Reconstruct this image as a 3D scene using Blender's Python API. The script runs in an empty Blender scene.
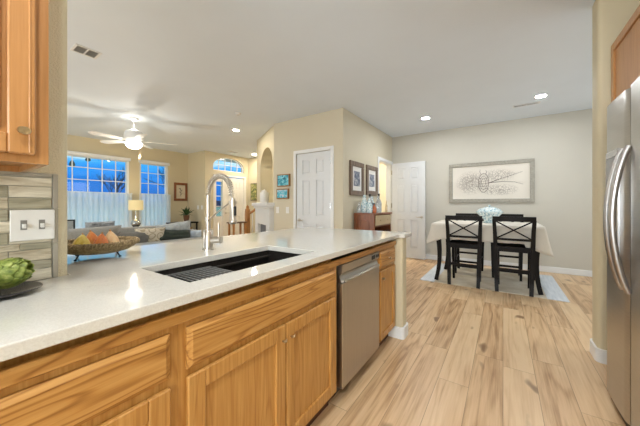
import bpy, bmesh, math, random
from mathutils import Vector, Matrix, noise
random.seed(7)
R = math.radians
S = bpy.context.scene
COL = S.collection

# ------------------------------------------------------------------ camera
FPX = 268.0
YAW = math.atan((503 - 320) / FPX)
cam_d = bpy.data.cameras.new('camera')
cam_d.sensor_width = 36.0
cam_d.lens = 36.0 * FPX / 640
cam_d.shift_y = -8.0 / 640
cam_d.clip_start = 0.02
cam_d.clip_end = 500
cam = bpy.data.objects.new('camera', cam_d)
COL.objects.link(cam)
cam.location = (0, 0, 1.17)
cam.rotation_euler = (R(90), 0, YAW)
S.camera = cam

# ------------------------------------------------------------------ view
S.view_settings.view_transform = 'Standard'
S.view_settings.look = 'None'
S.view_settings.gamma = 1
S.view_settings.use_curve_mapping = False
S.view_settings.exposure = 0.13

# ------------------------------------------------------------------ node helpers
def new_mat(name):
    m = bpy.data.materials.new(name); m.use_nodes = True
    nt = m.node_tree
    b = nt.nodes['Principled BSDF']
    return m, nt, b
def N(nt, typ, **kw):
    n = nt.nodes.new(typ)
    for k, v in kw.items():
        if k in ('operation', 'blend_type', 'data_type', 'feature', 'wave_type', 'bands_direction', 'distance', 'noise_dimensions', 'voronoi_dimensions', 'interpolation_type', 'clamp'):
            setattr(n, k, v)
    return n
def link(nt, a, b): nt.links.new(a, b)
def math_n(nt, op, a, b=None, c=None):
    n = nt.nodes.new('ShaderNodeMath'); n.operation = op
    for i, v in enumerate((a, b, c)):
        if v is None: continue
        if isinstance(v, (int, float)): n.inputs[i].default_value = v
        else: nt.links.new(v, n.inputs[i])
    return n.outputs[0]
def ramp(nt, fac, stops, interp='LINEAR'):
    n = nt.nodes.new('ShaderNodeValToRGB'); n.color_ramp.interpolation = interp
    e = n.color_ramp.elements
    while len(e) < len(stops): e.new(0.5)
    for el, (p, c) in zip(e, stops):
        el.position = p; el.color = (*c, 1) if len(c) == 3 else c
    nt.links.new(fac, n.inputs[0])
    return n.outputs[0]
def noise_n(nt, vec, scale, detail=3, rough=0.5, dist=0.0):
    n = nt.nodes.new('ShaderNodeTexNoise')
    n.inputs['Scale'].default_value = scale; n.inputs['Detail'].default_value = detail
    n.inputs['Roughness'].default_value = rough; n.inputs['Distortion'].default_value = dist
    if vec is not None: nt.links.new(vec, n.inputs['Vector'])
    return n.outputs['Fac']
def mapping(nt, vec, scale=(1, 1, 1), loc=(0, 0, 0), rot=(0, 0, 0)):
    n = nt.nodes.new('ShaderNodeMapping')
    n.inputs['Scale'].default_value = scale; n.inputs['Location'].default_value = loc; n.inputs['Rotation'].default_value = rot
    nt.links.new(vec, n.inputs['Vector'])
    return n.outputs[0]
def objco(nt): return nt.nodes.new('ShaderNodeTexCoord').outputs['Object']
def mixc(nt, fac, a, b, mode='MIX'):
    n = nt.nodes.new('ShaderNodeMix'); n.data_type = 'RGBA'; n.blend_type = mode
    for i, v in ((0, fac), (6, a), (7, b)):
        if isinstance(v, (int, float)): n.inputs[i].default_value = v
        elif isinstance(v, tuple): n.inputs[i].default_value = (*v, 1)
        else: nt.links.new(v, n.inputs[i])
    return n.outputs[2]
def bump(nt, bsdf, h, strength=0.3, dist=0.01):
    n = nt.nodes.new('ShaderNodeBump'); n.inputs['Strength'].default_value = strength
    n.inputs['Distance'].default_value = dist
    nt.links.new(h, n.inputs['Height']); nt.links.new(n.outputs[0], bsdf.inputs['Normal'])

# ------------------------------------------------------------------ world: blue dusk sky
w = bpy.data.worlds.new('World'); S.world = w; w.use_nodes = True
nt = w.node_tree
bg = nt.nodes['Background']
tc = nt.nodes.new('ShaderNodeTexCoord')
sep = nt.nodes.new('ShaderNodeSeparateXYZ'); link(nt, tc.outputs['Generated'], sep.inputs[0])
wob = noise_n(nt, mapping(nt, tc.outputs['Generated'], (3, 3, 30)), 2.2, 4, 0.6)
zz = math_n(nt, 'ADD', sep.outputs[2], math_n(nt, 'MULTIPLY', math_n(nt, 'SUBTRACT', wob, 0.5), 0.07))
sky = ramp(nt, zz, [(0.0, (0.02, 0.14, 0.50)), (0.06, (0.012, 0.19, 0.68)), (0.10, (0.02, 0.30, 0.86)), (0.128, (0.05, 0.42, 0.95)),
                    (0.140, (0.62, 0.86, 1.0)), (0.155, (0.12, 0.62, 0.95)), (0.19, (0.07, 0.50, 0.88)), (0.34, (0.30, 0.62, 0.92)), (1.0, (0.7, 0.85, 1.0))])
link(nt, sky, bg.inputs['Color'])
link(nt, math_n(nt, 'MULTIPLY_ADD', ramp(nt, sep.outputs[2], [(0.25, (0, 0, 0)), (0.5, (1, 1, 1))]), 2.2, 1.1), bg.inputs['Strength'])

# ------------------------------------------------------------------ large lights
def area(name, loc, rot, size, power, col=(1, 1, 1), sizey=None):
    d = bpy.data.lights.new(name, 'AREA'); d.energy = power; d.color = col
    d.shape = 'RECTANGLE' if sizey else 'DISK'; d.size = size
    if sizey: d.size_y = sizey
    o = bpy.data.objects.new(name, d); COL.objects.link(o); o.location = loc; o.rotation_euler = rot
    return o
WARM = (1.0, 0.92, 0.78); NEUT = (0.95, 0.98, 1.0)
# soft fill light added behind the camera; no window is modelled there
area('kitchen_fill_light', (0.1, -2.3, 1.5), (R(90), 0, 0), 1.9, 88, (0.86, 0.94, 1.0), 1.3)
# unseen light added at the right to brighten the dining walls and ceiling
area('dining_fill_light', (2.9, 4.3, 1.4), (0, R(90), 0), 2.0, 34, (0.86, 0.94, 1.0), 2.0)
# unseen light added to brighten the living room, with no window behind it
area('living_fill_light', (-4.6, -2.3, 1.4), (R(90), 0, 0), 3.6, 95, (0.86, 0.94, 1.0), 1.9)

# ------------------------------------------------------------------ mesh builder
class MB:
    def __init__(s): s.bm = bmesh.new(); s.mi = 0
    def _mark(s, n0):
        s.bm.faces.ensure_lookup_table()
        for f in s.bm.faces[n0:]: f.material_index = s.mi
    def box(s, x0, x1, y0, y1, z0, z1, bev=0.0, seg=1, M=None):
        n0 = len(s.bm.faces)
        r = bmesh.ops.create_cube(s.bm, size=1.0)
        vs = r['verts']
        for v in vs:
            v.co = Vector(((x0 + x1) / 2 + v.co.x * (x1 - x0), (y0 + y1) / 2 + v.co.y * (y1 - y0), (z0 + z1) / 2 + v.co.z * (z1 - z0)))
        if bev > 0:
            es = list({e for v in vs for e in v.link_edges})
            rr = bmesh.ops.bevel(s.bm, geom=es, offset=bev, segments=seg, affect='EDGES', profile=0.5)
            vs = list({v for f in rr['faces'] for v in f.verts} | {v for v in vs if v.is_valid})
        if M is not None:
            for v in vs: v.co = M @ v.co
        s._mark(n0); return s
    def obox(s, c, size, rz=0.0, bev=0.0, rx=0.0, ry=0.0, seg=1):
        M = Matrix.Translation(c) @ Matrix.Rotation(rz, 4, 'Z') @ Matrix.Rotation(ry, 4, 'Y') @ Matrix.Rotation(rx, 4, 'X')
        a, b, c2 = (q / 2 for q in size)
        return s.box(-a, a, -b, b, -c2, c2, bev, seg, M)
    def prism(s, poly, axis, a, b):
        n0 = len(s.bm.faces)
        def p(q, t):
            if axis == 'z': return (q[0], q[1], t)
            if axis == 'y': return (q[0], t, q[1])
            return (t, q[0], q[1])
        v0 = [s.bm.verts.new(p(q, a)) for q in poly]; v1 = [s.bm.verts.new(p(q, b)) for q in poly]
        n = len(poly)
        s.bm.faces.new(v0); s.bm.faces.new(v1)
        for i in range(n): s.bm.faces.new((v0[i], v0[(i + 1) % n], v1[(i + 1) % n], v1[i]))
        s._mark(n0); return s
    def tube(s, pts, rad, seg=8, caps=True, sq=None):
        n0 = len(s.bm.faces)
        pts = [Vector(p) for p in pts]; n = len(pts)
        rads = rad if isinstance(rad, (list, tuple)) else [rad] * n
        rings = []
        up = None
        for i, p in enumerate(pts):
            t = (pts[min(i + 1, n - 1)] - pts[max(i - 1, 0)]).normalized()
            if up is None:
                up = Vector((0, 0, 1)) if abs(t.z) < 0.9 else Vector((1, 0, 0))
            a = t.cross(up).normalized(); b = a.cross(t).normalized(); up = b
            ring = []
            for k in range(seg):
                an = 2 * math.pi * k / seg + (math.pi / seg if seg == 4 else 0)
                e = (1, 1) if sq is None else sq
                ring.append(s.bm.verts.new(p + a * math.cos(an) * rads[i] * e[0] + b * math.sin(an) * rads[i] * e[1]))
            rings.append(ring)
        for r0, r1 in zip(rings, rings[1:]):
            for k in range(seg): s.bm.faces.new((r0[k], r0[(k + 1) % seg], r1[(k + 1) % seg], r1[k]))
        if caps: s.bm.faces.new(rings[0][::-1]); s.bm.faces.new(rings[-1])
        s._mark(n0); return s
    def lathe(s, prof, c=(0, 0, 0), seg=24, M=None, mod=None, cap=True):
        n0 = len(s.bm.faces); rings = []; c = Vector(c)
        for r, z in prof:
            if r < 1e-6:
                v = Vector((0, 0, z)); v = (M @ v) if M else v
                rings.append([s.bm.verts.new(v + c)])
            else:
                ring = []
                for k in range(seg):
                    an = 2 * math.pi * k / seg; q = r * (mod(an, z) if mod else 1)
                    v = Vector((q * math.cos(an), q * math.sin(an), z)); v = (M @ v) if M else v
                    ring.append(s.bm.verts.new(v + c))
                rings.append(ring)
        for r0, r1 in zip(rings, rings[1:]):
            for k in range(seg):
                k2 = (k + 1) % seg
                if len(r0) == 1 and len(r1) == 1: continue
                if len(r0) == 1: s.bm.faces.new((r0[0], r1[k], r1[k2]))
                elif len(r1) == 1: s.bm.faces.new((r0[k2], r0[k], r1[0]))
                else: s.bm.faces.new((r0[k], r0[k2], r1[k2], r1[k]))
        for r in (rings[0], rings[-1]):
            if len(r) > 2 and cap: s.bm.faces.new(r)
        s._mark(n0); return s
    def cells(s, xs, ys, inc, z0, z1):
        """plate made of grid cells; inc(i, j) tells which cells are solid"""
        n0 = len(s.bm.faces); V = {}
        def g(i, j, k):
            if (i, j, k) not in V: V[i, j, k] = s.bm.verts.new((xs[i], ys[j], (z0, z1)[k]))
            return V[i, j, k]
        nx, ny = len(xs) - 1, len(ys) - 1
        ok = lambda i, j: 0 <= i < nx and 0 <= j < ny and inc(i, j)
        for i in range(nx):
            for j in range(ny):
                if not ok(i, j): continue
                s.bm.faces.new((g(i, j, 1), g(i + 1, j, 1), g(i + 1, j + 1, 1), g(i, j + 1, 1)))
                s.bm.faces.new((g(i, j, 0), g(i, j + 1, 0), g(i + 1, j + 1, 0), g(i + 1, j, 0)))
                if not ok(i - 1, j): s.bm.faces.new((g(i, j, 0), g(i, j, 1), g(i, j + 1, 1), g(i, j + 1, 0)))
                if not ok(i + 1, j): s.bm.faces.new((g(i + 1, j, 0), g(i + 1, j + 1, 0), g(i + 1, j + 1, 1), g(i + 1, j, 1)))
                if not ok(i, j - 1): s.bm.faces.new((g(i, j, 0), g(i + 1, j, 0), g(i + 1, j, 1), g(i, j, 1)))
                if not ok(i, j + 1): s.bm.faces.new((g(i, j + 1, 0), g(i, j + 1, 1), g(i + 1, j + 1, 1), g(i + 1, j + 1, 0)))
        s._mark(n0); return s
    def xf(s, M):
        for v in s.bm.verts: v.co = M @ v.co
        return s
    def build(s, name, mat, parent=None, smooth=False, world=False, kind=None, label=None, bevel=0.0, sub=0):
        bmesh.ops.recalc_face_normals(s.bm, faces=s.bm.faces)
        me = bpy.data.meshes.new(name)
        if world and parent is not None:
            off = wloc(parent)
            for v in s.bm.verts: v.co -= off
        s.bm.to_mesh(me); s.bm.free()
        if smooth:
            me.polygons.foreach_set('use_smooth', [True] * len(me.polygons))
            if smooth != 'all':
                try: me.set_sharp_from_angle(angle=R(40))
                except Exception: pass
        for m in (mat if isinstance(mat, (list, tuple)) else [mat]): me.materials.append(m)
        o = bpy.data.objects.new(name, me); COL.objects.link(o)
        if parent is not None: o.parent = parent
        if kind: o['kind'] = kind
        if label: o['label'] = label
        if bevel:
            md = o.modifiers.new('bevel', 'BEVEL'); md.width = bevel; md.segments = 2; md.limit_method = 'ANGLE'
        if sub:
            md = o.modifiers.new('sub', 'SUBSURF'); md.levels = sub; md.render_levels = sub
        return o
def wloc(o):
    v = Vector(o.location)
    while o.parent: o = o.parent; v += Vector(o.location)
    return v
def thing(name, label, cat, loc=(0, 0, 0), rz=0.0, group=None):
    o = bpy.data.objects.new(name, None); COL.objects.link(o); o.empty_display_size = 0.1
    o.location = loc; o.rotation_euler = (0, 0, rz); o['label'] = label; o['category'] = cat
    if group: o['group'] = group
    return o
def tag(o, label, cat, group=None):
    o['label'] = label; o['category'] = cat
    if group: o['group'] = group
    return o
def copy_tree(o, parent=None):
    kids = [c for c in bpy.data.objects if c.parent == o]
    c = o.copy(); COL.objects.link(c); c.parent = parent
    for k in kids: copy_tree(k, c)
    return c
def copy_thing(src, loc, rz=0.0, label=None, group=None):
    kids = [c for c in COL.objects if c.parent == src]
    r = src.copy(); COL.objects.link(r); r.location = loc; r.rotation_euler = (0, 0, rz)
    if label: r['label'] = label
    if group: r['group'] = group
    for k in kids:
        kk = [c for c in COL.objects if c.parent == k]
        c = k.copy(); COL.objects.link(c); c.parent = r
        for g in kk:
            d = g.copy(); COL.objects.link(d); d.parent = c
    return r
def centre(o):
    """put a single-mesh object's origin at the base of its geometry"""
    vs = [v.co for v in o.data.vertices]
    c = Vector(((min(v.x for v in vs) + max(v.x for v in vs)) / 2, (min(v.y for v in vs) + max(v.y for v in vs)) / 2, min(v.z for v in vs)))
    o.data.transform(Matrix.Translation(-c)); o.location = o.location + c
    return o

# ------------------------------------------------------------------ materials
def plain(name, col, rough=0.5, metal=0.0, var=0.06, scale=8.0, coat=0.0, bstr=0.0, emis=None, estr=0.0, spec=0.5):
    m, nt, b = new_mat(name)
    c = objco(nt)
    f = noise_n(nt, c, scale, 4)
    hi = tuple(min(1, q * (1 + var)) for q in col); lo = tuple(q * (1 - var) for q in col)
    link(nt, ramp(nt, f, [(0.3, lo), (0.7, hi)]), b.inputs['Base Color'])
    b.inputs['Roughness'].default_value = rough; b.inputs['Metallic'].default_value = metal
    b.inputs['Coat Weight'].default_value = coat; b.inputs['Specular IOR Level'].default_value = spec
    if bstr: bump(nt, b, noise_n(nt, c, scale * 8, 3), bstr, 0.004)
    if emis: b.inputs['Emission Color'].default_value = (*emis, 1); b.inputs['Emission Strength'].default_value = estr
    return m
def textured_paint(name, col, s=1.0, fs=110):
    m, nt, b = new_mat(name); c = objco(nt)
    f = noise_n(nt, c, 2.0, 3)
    link(nt, ramp(nt, f, [(0.3, tuple(q * .985 for q in col)), (0.7, tuple(min(1, q * 1.015) for q in col))]), b.inputs['Base Color'])
    b.inputs['Roughness'].default_value = 0.6
    bump(nt, b, ramp(nt, noise_n(nt, c, fs, 3, 0.55), [(0.42, (0, 0, 0)), (0.6, (1, 1, 1))]), 0.35 * s, 0.004)
    return m
def wood(name, light, mid, dark, axis='y', rough=0.38, rings=9.0, cross=7.0, coat=0.15, rw=0.34):
    m, nt, b = new_mat(name)
    c = objco(nt)
    info = nt.nodes.new('ShaderNodeObjectInfo')
    vm = nt.nodes.new('ShaderNodeVectorMath'); vm.operation = 'ADD'
    link(nt, c, vm.inputs[0])
    cb = nt.nodes.new('ShaderNodeCombineXYZ')
    r10 = math_n(nt, 'MULTIPLY', info.outputs['Random'], 13.0)
    for i in range(3): link(nt, r10, cb.inputs[i])
    link(nt, cb.outputs[0], vm.inputs[1])
    ax = {'x': 0, 'y': 1, 'z': 2}[axis]
    def sc(a, x): v = [x, x, x]; v[ax] = a; return tuple(v)
    big = noise_n(nt, mapping(nt, vm.outputs[0], sc(0.7, cross)), 1.0, 2, 0.4, 0.3)
    ringv = math_n(nt, 'SINE', math_n(nt, 'MULTIPLY', big, rings * 6.28))
    ringv = math_n(nt, 'MULTIPLY_ADD', ringv, 0.5, 0.5)
    fine = noise_n(nt, mapping(nt, vm.outputs[0], sc(4, 110)), 1.0, 3, 0.6)
    mid_n = noise_n(nt, mapping(nt, vm.outputs[0], sc(1.5, 30)), 1.0, 2, 0.5)
    k = math_n(nt, 'ADD', math_n(nt, 'MULTIPLY', math_n(nt, 'POWER', ringv, 5.0), rw), math_n(nt, 'MULTIPLY', fine, 0.70))
    k = math_n(nt, 'ADD', k, math_n(nt, 'MULTIPLY', mid_n, 0.20))
    link(nt, ramp(nt, k, [(0.30, light), (0.54, mid), (0.92, dark)]), b.inputs['Base Color'])
    b.inputs['Roughness'].default_value = rough
    b.inputs['Coat Weight'].default_value = coat; b.inputs['Coat Roughness'].default_value = 0.25
    bump(nt, b, fine, 0.08, 0.002)
    return m
OAKL, OAKM, OAKD = (0.56, 0.30, 0.088), (0.44, 0.205, 0.046), (0.22, 0.08, 0.014)
M = {}
M['oak_y'] = wood('oak_horizontal', OAKL, OAKM, OAKD, 'y', rings=17, rw=0.34, cross=9)
M['oak_z'] = wood('oak_vertical', OAKL, OAKM, OAKD, 'z', rings=12, rw=0.14)
M['maple'] = wood('honey_maple', (0.50, 0.245, 0.085), (0.42, 0.195, 0.06), (0.27, 0.105, 0.028), 'z', rings=2.5, cross=5, rw=0.10)
M['hutch'] = wood('red_brown_wood', (0.28, 0.095, 0.03), (0.20, 0.06, 0.018), (0.07, 0.02, 0.006), 'z', rings=4, rw=0.15)
M['rail_wood'] = wood('stair_oak', (0.50, 0.25, 0.09), (0.42, 0.19, 0.06), (0.22, 0.09, 0.03), 'z')
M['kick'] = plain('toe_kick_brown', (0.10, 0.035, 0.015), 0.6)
M['black_wood'] = plain('espresso_wood', (0.008, 0.006, 0.005), 0.42, spec=0.15)
PAINT = (0.60, 0.525, 0.36)
M['wall'] = textured_paint('beige_wall_paint', PAINT, 0.35)
M['wall_grey'] = textured_paint('greige_wall_paint', (0.56, 0.535, 0.465), 0.35)
M['wall_mid'] = textured_paint('warm_greige_wall_paint', (0.59, 0.535, 0.41), 0.35)
M['pier'] = textured_paint('beige_orange_peel_paint', (0.75, 0.665, 0.47), 1.3, 190)
M['ceiling'] = textured_paint('white_ceiling_paint', (0.73, 0.80, 0.88), 0.5)
M['trim'] = plain('white_trim_paint', (0.75, 0.76, 0.76), 0.35, var=0.02)
M['door'] = plain('white_door_paint', (0.67, 0.69, 0.71), 0.4, var=0.02)
M['door_warm'] = plain('cream_white_door_paint', (0.78, 0.74, 0.66), 0.4, var=0.02)
M['white'] = plain('white_plastic', (0.78, 0.77, 0.74), 0.35, var=0.02)
M['nickel'] = plain('brushed_nickel', (0.62, 0.58, 0.52), 0.28, 1.0, var=0.03)
M['handle_steel'] = plain('dark_satin_steel', (0.40, 0.39, 0.38), 0.3, 1.0)
M['chrome'] = plain('satin_chrome', (0.55, 0.55, 0.56), 0.25, 1.0)
M['black'] = plain('black_plastic', (0.012, 0.012, 0.012), 0.4)
M['sink'] = plain('black_granite_composite', (0.016, 0.013, 0.011), 0.35, scale=120, var=0.6)
M['rack'] = plain('grey_coated_rods', (0.30, 0.30, 0.29), 0.3, 0.5)
M['bronze'] = plain('aged_bronze', (0.50, 0.39, 0.25), 0.3, 1.0, var=0.3, scale=60)

def steel(name, col, rough, axis_scale):
    m, nt, b = new_mat(name); c = objco(nt)
    f = noise_n(nt, mapping(nt, c, axis_scale), 1.0, 3, 0.6)
    link(nt, ramp(nt, f, [(0.3, tuple(q * .93 for q in col)), (0.7, tuple(q * 1.05 for q in col))]), b.inputs['Base Color'])
    b.inputs['Metallic'].default_value = 1.0
    link(nt, math_n(nt, 'MULTIPLY_ADD', f, 0.1, rough - 0.05), b.inputs['Roughness'])
    b.inputs['Anisotropic'].default_value = 0.4
    return m
M['steel'] = steel('brushed_stainless', (0.50, 0.475, 0.44), 0.30, (4, 4, 260))
M['steel_dw'] = steel('brushed_stainless_panel', (0.50, 0.47, 0.43), 0.30, (200, 200, 3))

def quartz():
    m, nt, b = new_mat('cream_quartz'); c = objco(nt)
    f = noise_n(nt, c, 260, 3, 0.6); v = noise_n(nt, c, 1.6, 4, 0.6, 1.2)
    a = ramp(nt, f, [(0.35, (0.60, 0.575, 0.52)), (0.6, (0.66, 0.64, 0.585))])
    vein = ramp(nt, math_n(nt, 'ABSOLUTE', math_n(nt, 'SUBTRACT', v, 0.5)), [(0.0, (0.55, 0.52, 0.46)), (0.012, (1, 1, 1))])
    link(nt, mixc(nt, 0.10, a, vein, 'MULTIPLY'), b.inputs['Base Color'])
    b.inputs['Roughness'].default_value = 0.06; b.inputs['IOR'].default_value = 1.55
    return m
M['quartz'] = quartz()

def planks():
    m, nt, b = new_mat('light_oak_planks'); c = objco(nt)
    sp = nt.nodes.new('ShaderNodeSeparateXYZ'); link(nt, c, sp.inputs[0])
    W, L = 0.182, 1.35
    xr = math_n(nt, 'DIVIDE', sp.outputs[0], W); row = math_n(nt, 'FLOOR', xr)
    wn = nt.nodes.new('ShaderNodeTexWhiteNoise'); wn.noise_dimensions = '1D'; link(nt, row, wn.inputs['W'])
    yl = math_n(nt, 'ADD', math_n(nt, 'DIVIDE', sp.outputs[1], L), math_n(nt, 'MULTIPLY', wn.outputs['Value'], 7.3))
    colm = math_n(nt, 'FLOOR', yl)
    cb = nt.nodes.new('ShaderNodeCombineXYZ'); link(nt, row, cb.inputs[0]); link(nt, colm, cb.inputs[1])
    wid = nt.nodes.new('ShaderNodeTexWhiteNoise'); wid.noise_dimensions = '2D'; link(nt, cb.outputs[0], wid.inputs['Vector'])
    pid = wid.outputs['Value']
    # per plank shifted grain coordinates
    off = nt.nodes.new('ShaderNodeVectorMath'); off.operation = 'MULTIPLY_ADD'
    link(nt, wid.outputs['Color'], off.inputs[0]); off.inputs[1].default_value = (9, 9, 9); link(nt, c, off.inputs[2])
    big = noise_n(nt, mapping(nt, off.outputs[0], (7, 0.55, 7)), 1.0, 2, 0.45, 0.5)
    rg = math_n(nt, 'POWER', math_n(nt, 'MULTIPLY_ADD', math_n(nt, 'SINE', math_n(nt, 'MULTIPLY', big, 42.0)), 0.5, 0.5), 2.0)
    fine = noise_n(nt, mapping(nt, off.outputs[0], (95, 3.2, 95)), 1.0, 4, 0.6)
    mid = noise_n(nt, mapping(nt, off.outputs[0], (12, 1.2, 12)), 1.0, 3, 0.5)
    knot = noise_n(nt, mapping(nt, off.outputs[0], (9, 4.5, 9)), 1.0, 1, 0.3)
    kn = ramp(nt, knot, [(0.70, (0, 0, 0)), (0.78, (1, 1, 1))])
    k = math_n(nt, 'ADD', math_n(nt, 'MULTIPLY', rg, 0.11), math_n(nt, 'MULTIPLY', fine, 0.36))
    k = math_n(nt, 'ADD', k, math_n(nt, 'MULTIPLY', mid, 0.50))
    k = math_n(nt, 'ADD', k, math_n(nt, 'MULTIPLY', math_n(nt, 'SUBTRACT', pid, 0.5), 0.24))
    base = ramp(nt, k, [(0.30, (0.74, 0.53, 0.315)), (0.48, (0.64, 0.425, 0.235)), (0.62, (0.45, 0.265, 0.13)), (0.82, (0.17, 0.08, 0.033))])
    base = mixc(nt, math_n(nt, 'MULTIPLY', kn, 0.75), base, (0.20, 0.10, 0.045))
    fx = math_n(nt, 'ABSOLUTE', math_n(nt, 'SUBTRACT', math_n(nt, 'FRACT', xr), 0.5))
    fy = math_n(nt, 'ABSOLUTE', math_n(nt, 'SUBTRACT', math_n(nt, 'FRACT', yl), 0.5))
    g = math_n(nt, 'MAXIMUM', math_n(nt, 'GREATER_THAN', fx, 0.5 - 0.008), math_n(nt, 'GREATER_THAN', fy, 0.5 - 0.0011))
    link(nt, mixc(nt, math_n(nt, 'MULTIPLY', g, 0.62), base, (0.16, 0.085, 0.04)), b.inputs['Base Color'])
    b.inputs['Roughness'].default_value = 0.36
    bump(nt, b, math_n(nt, 'SUBTRACT', fine, g), 0.12, 0.002)
    return m
M['floor'] = planks()

def fabric(name, col, var=0.12, scale=60, bstr=0.5, rough=0.9):
    m, nt, b = new_mat(name); c = objco(nt)
    f = noise_n(nt, c, scale, 4, 0.7)
    link(nt, ramp(nt, f, [(0.3, tuple(q * (1 - var) for q in col)), (0.7, tuple(min(1, q * (1 + var)) for q in col))]), b.inputs['Base Color'])
    b.inputs['Roughness'].default_value = rough; b.inputs['Sheen Weight'].default_value = 0.2
    bump(nt, b, noise_n(nt, c, scale * 4, 3), bstr, 0.003)
    return m
M['linen'] = fabric('beige_linen', (0.62, 0.575, 0.50), 0.03, 40, 0.3)
M['sofa'] = fabric('grey_upholstery', (0.24, 0.235, 0.215))
M['sofa_dark'] = fabric('dark_grey_upholstery', (0.13, 0.125, 0.115))
M['pil_light'] = fabric('light_grey_fabric', (0.38, 0.40, 0.40), 0.2, 30)
M['pil_green'] = fabric('dark_green_velvet', (0.025, 0.035, 0.025), 0.3, 20)
M['pil_blue'] = fabric('pale_blue_fabric', (0.45, 0.52, 0.60), 0.15)
M['shade'] = None

# glass pane : clear with a little mirror
def pane_mat():
    m = bpy.data.materials.new('window_glass'); m.use_nodes = True; nt = m.node_tree; nt.nodes.clear()
    out = nt.nodes.new('ShaderNodeOutputMaterial'); mx = nt.nodes.new('ShaderNodeMixShader')
    t = nt.nodes.new('ShaderNodeBsdfTransparent'); t.inputs[0].default_value = (0.95, 0.98, 1, 1)
    g = nt.nodes.new('ShaderNodeBsdfGlossy'); g.inputs['Roughness'].default_value = 0.02
    mx.inputs[0].default_value = 0.035
    link(nt, t.outputs[0], mx.inputs[1]); link(nt, g.outputs[0], mx.inputs[2]); link(nt, mx.outputs[0], out.inputs[0])
    return m
M['pane'] = pane_mat()
def sheer_mat():
    m = bpy.data.materials.new('sheer_curtain'); m.use_nodes = True; nt = m.node_tree; nt.nodes.clear()
    out = nt.nodes.new('ShaderNodeOutputMaterial')
    d = nt.nodes.new('ShaderNodeBsdfDiffuse'); t = nt.nodes.new('ShaderNodeBsdfTranslucent'); tr = nt.nodes.new('ShaderNodeBsdfTransparent')
    c = objco(nt); f = noise_n(nt, mapping(nt, c, (60, 60, 4)), 1.0, 3)
    colr = ramp(nt, f, [(0.3, (0.80, 0.86, 0.88)), (0.7, (0.93, 0.96, 0.97))])
    link(nt, colr, d.inputs[0]); link(nt, colr, t.inputs[0])
    a = nt.nodes.new('ShaderNodeMixShader'); a.inputs[0].default_value = 0.55; link(nt, d.outputs[0], a.inputs[1]); link(nt, t.outputs[0], a.inputs[2])
    b = nt.nodes.new('ShaderNodeMixShader'); b.inputs[0].default_value = 0.22; link(nt, a.outputs[0], b.inputs[1]); link(nt, tr.outputs[0], b.inputs[2])
    link(nt, b.outputs[0], out.inputs[0]); return m
M['sheer'] = sheer_mat()
def glow(name, col, st):
    m, nt, b = new_mat(name)
    b.inputs['Base Color'].default_value = (*col, 1)
    b.inputs['Emission Color'].default_value = (*col, 1); b.inputs['Emission Strength'].default_value = st
    return m
M['lens'] = glow('lit_lamp_lens', (1.0, 0.97, 0.90), 6.0)
M['bowl'] = glow('lit_frosted_bowl', (1.0, 0.94, 0.84), 3.5)

# ================================================================== SETTING
CH = 2.74
def struct(mb, name, mat, **kw): return mb.build(name, mat, kind='structure', **kw)
struct(MB().box(-8.3, 3.2, -2.6, 9.2, -0.1, 0.0), 'floor', M['floor'])
struct(MB().box(-8.3, 3.2, -2.6, 9.2, CH, CH + 0.1), 'ceiling', M['ceiling'])
# outer enclosure
struct(MB().box(-8.3, 3.2, -2.6, -2.45, 0, CH), 'wall_back', M['wall'])
struct(MB().box(3.0, 3.2, -2.45, 9.2, 0, CH), 'wall_right', M['wall_grey'])
# dining wall
struct(MB().box(-2.13, 3.0, 6.1, 6.25, 0, CH), 'wall_dining', M['wall_grey'])
# wall with two framed prints and cased opening (x = -2.13)
WT = 0.12
m = MB().box(-2.13 - WT, -2.13, 3.86, 5.28, 0, CH).box(-2.13 - WT, -2.13, 5.28, 6.03, 2.11, CH).box(-2.13 - WT, -2.13, 6.03, 6.25, 0, CH)
struct(m, 'wall_side', M['wall_mid'])
# pantry wall (y = 3.78) with door opening
PX0, PX1 = -3.10, -2.36
m = MB().box(-3.66, PX0, 3.78, 3.86, 0, CH).box(PX1, -2.13, 3.78, 3.86, 0, CH).box(PX0, PX1, 3.78, 3.86, 2.09, CH)
m.box(PX0, PX1, 3.84, 3.86, 0, 2.09)
struct(m, 'wall_pantry', M['wall_mid'])
# hall behind the cased opening
struct(MB().box(-4.2, -4.1, 4.75, 8.9, 0, CH), 'wall_hall', M['wall'])
struct(MB().box(-4.2, -2.25, 8.0, 8.1, 0, CH).box(-4.2, -2.26, 4.70, 4.75, 0, CH), 'wall_hall_end', M['wall'])
# diagonal wall with arched niche
A = Vector((-3.65, 3.80, 0)); B = Vector((-4.90, 4.50, 0))
DD = (B - A).normalized(); DN = Vector((DD.y, -DD.x, 0))
if DN.dot(-A) < 0: DN = -DN
DL = (B - A).length
def DM():
    """local frame: x along wall from A to B, y out toward the room, z up"""
    return Matrix(((DD.x, DN.x, 0, A.x), (DD.y, DN.y, 0, A.y), (0, 0, 1, 0), (0, 0, 0, 1)))
n0, n1, nz0, nzs = 0.16, 1.14, 1.22, 2.0
nr = (n1 - n0) / 2
arch = [(n0, nz0), (n0, nzs)] + [((n0 + n1) / 2 - nr * math.cos(t), nzs + 0.40 * math.sin(t)) for t in [math.pi * k / 24 for k in range(1, 24)]] + [(n1, nzs), (n1, nz0)]
m = MB()
bm = m.bm
def loop(poly, y): return [bm.verts.new((p[0], y, p[1])) for p in poly]
# front face split around the arch
m.box(0, n0, -0.02, 0, 0, CH); m.box(n1, DL, -0.02, 0, 0, CH); m.box(n0, n1, -0.02, 0, 0, nz0)
ap = [p for p in arch[1:-1]]
top = [(p[0], CH) for p in ap]
v_a = loop(ap, 0.0); v_t = loop(top, 0.0)
for i in range(len(ap) - 1): bm.faces.new((v_a[i], v_a[i + 1], v_t[i + 1], v_t[i]))
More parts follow.
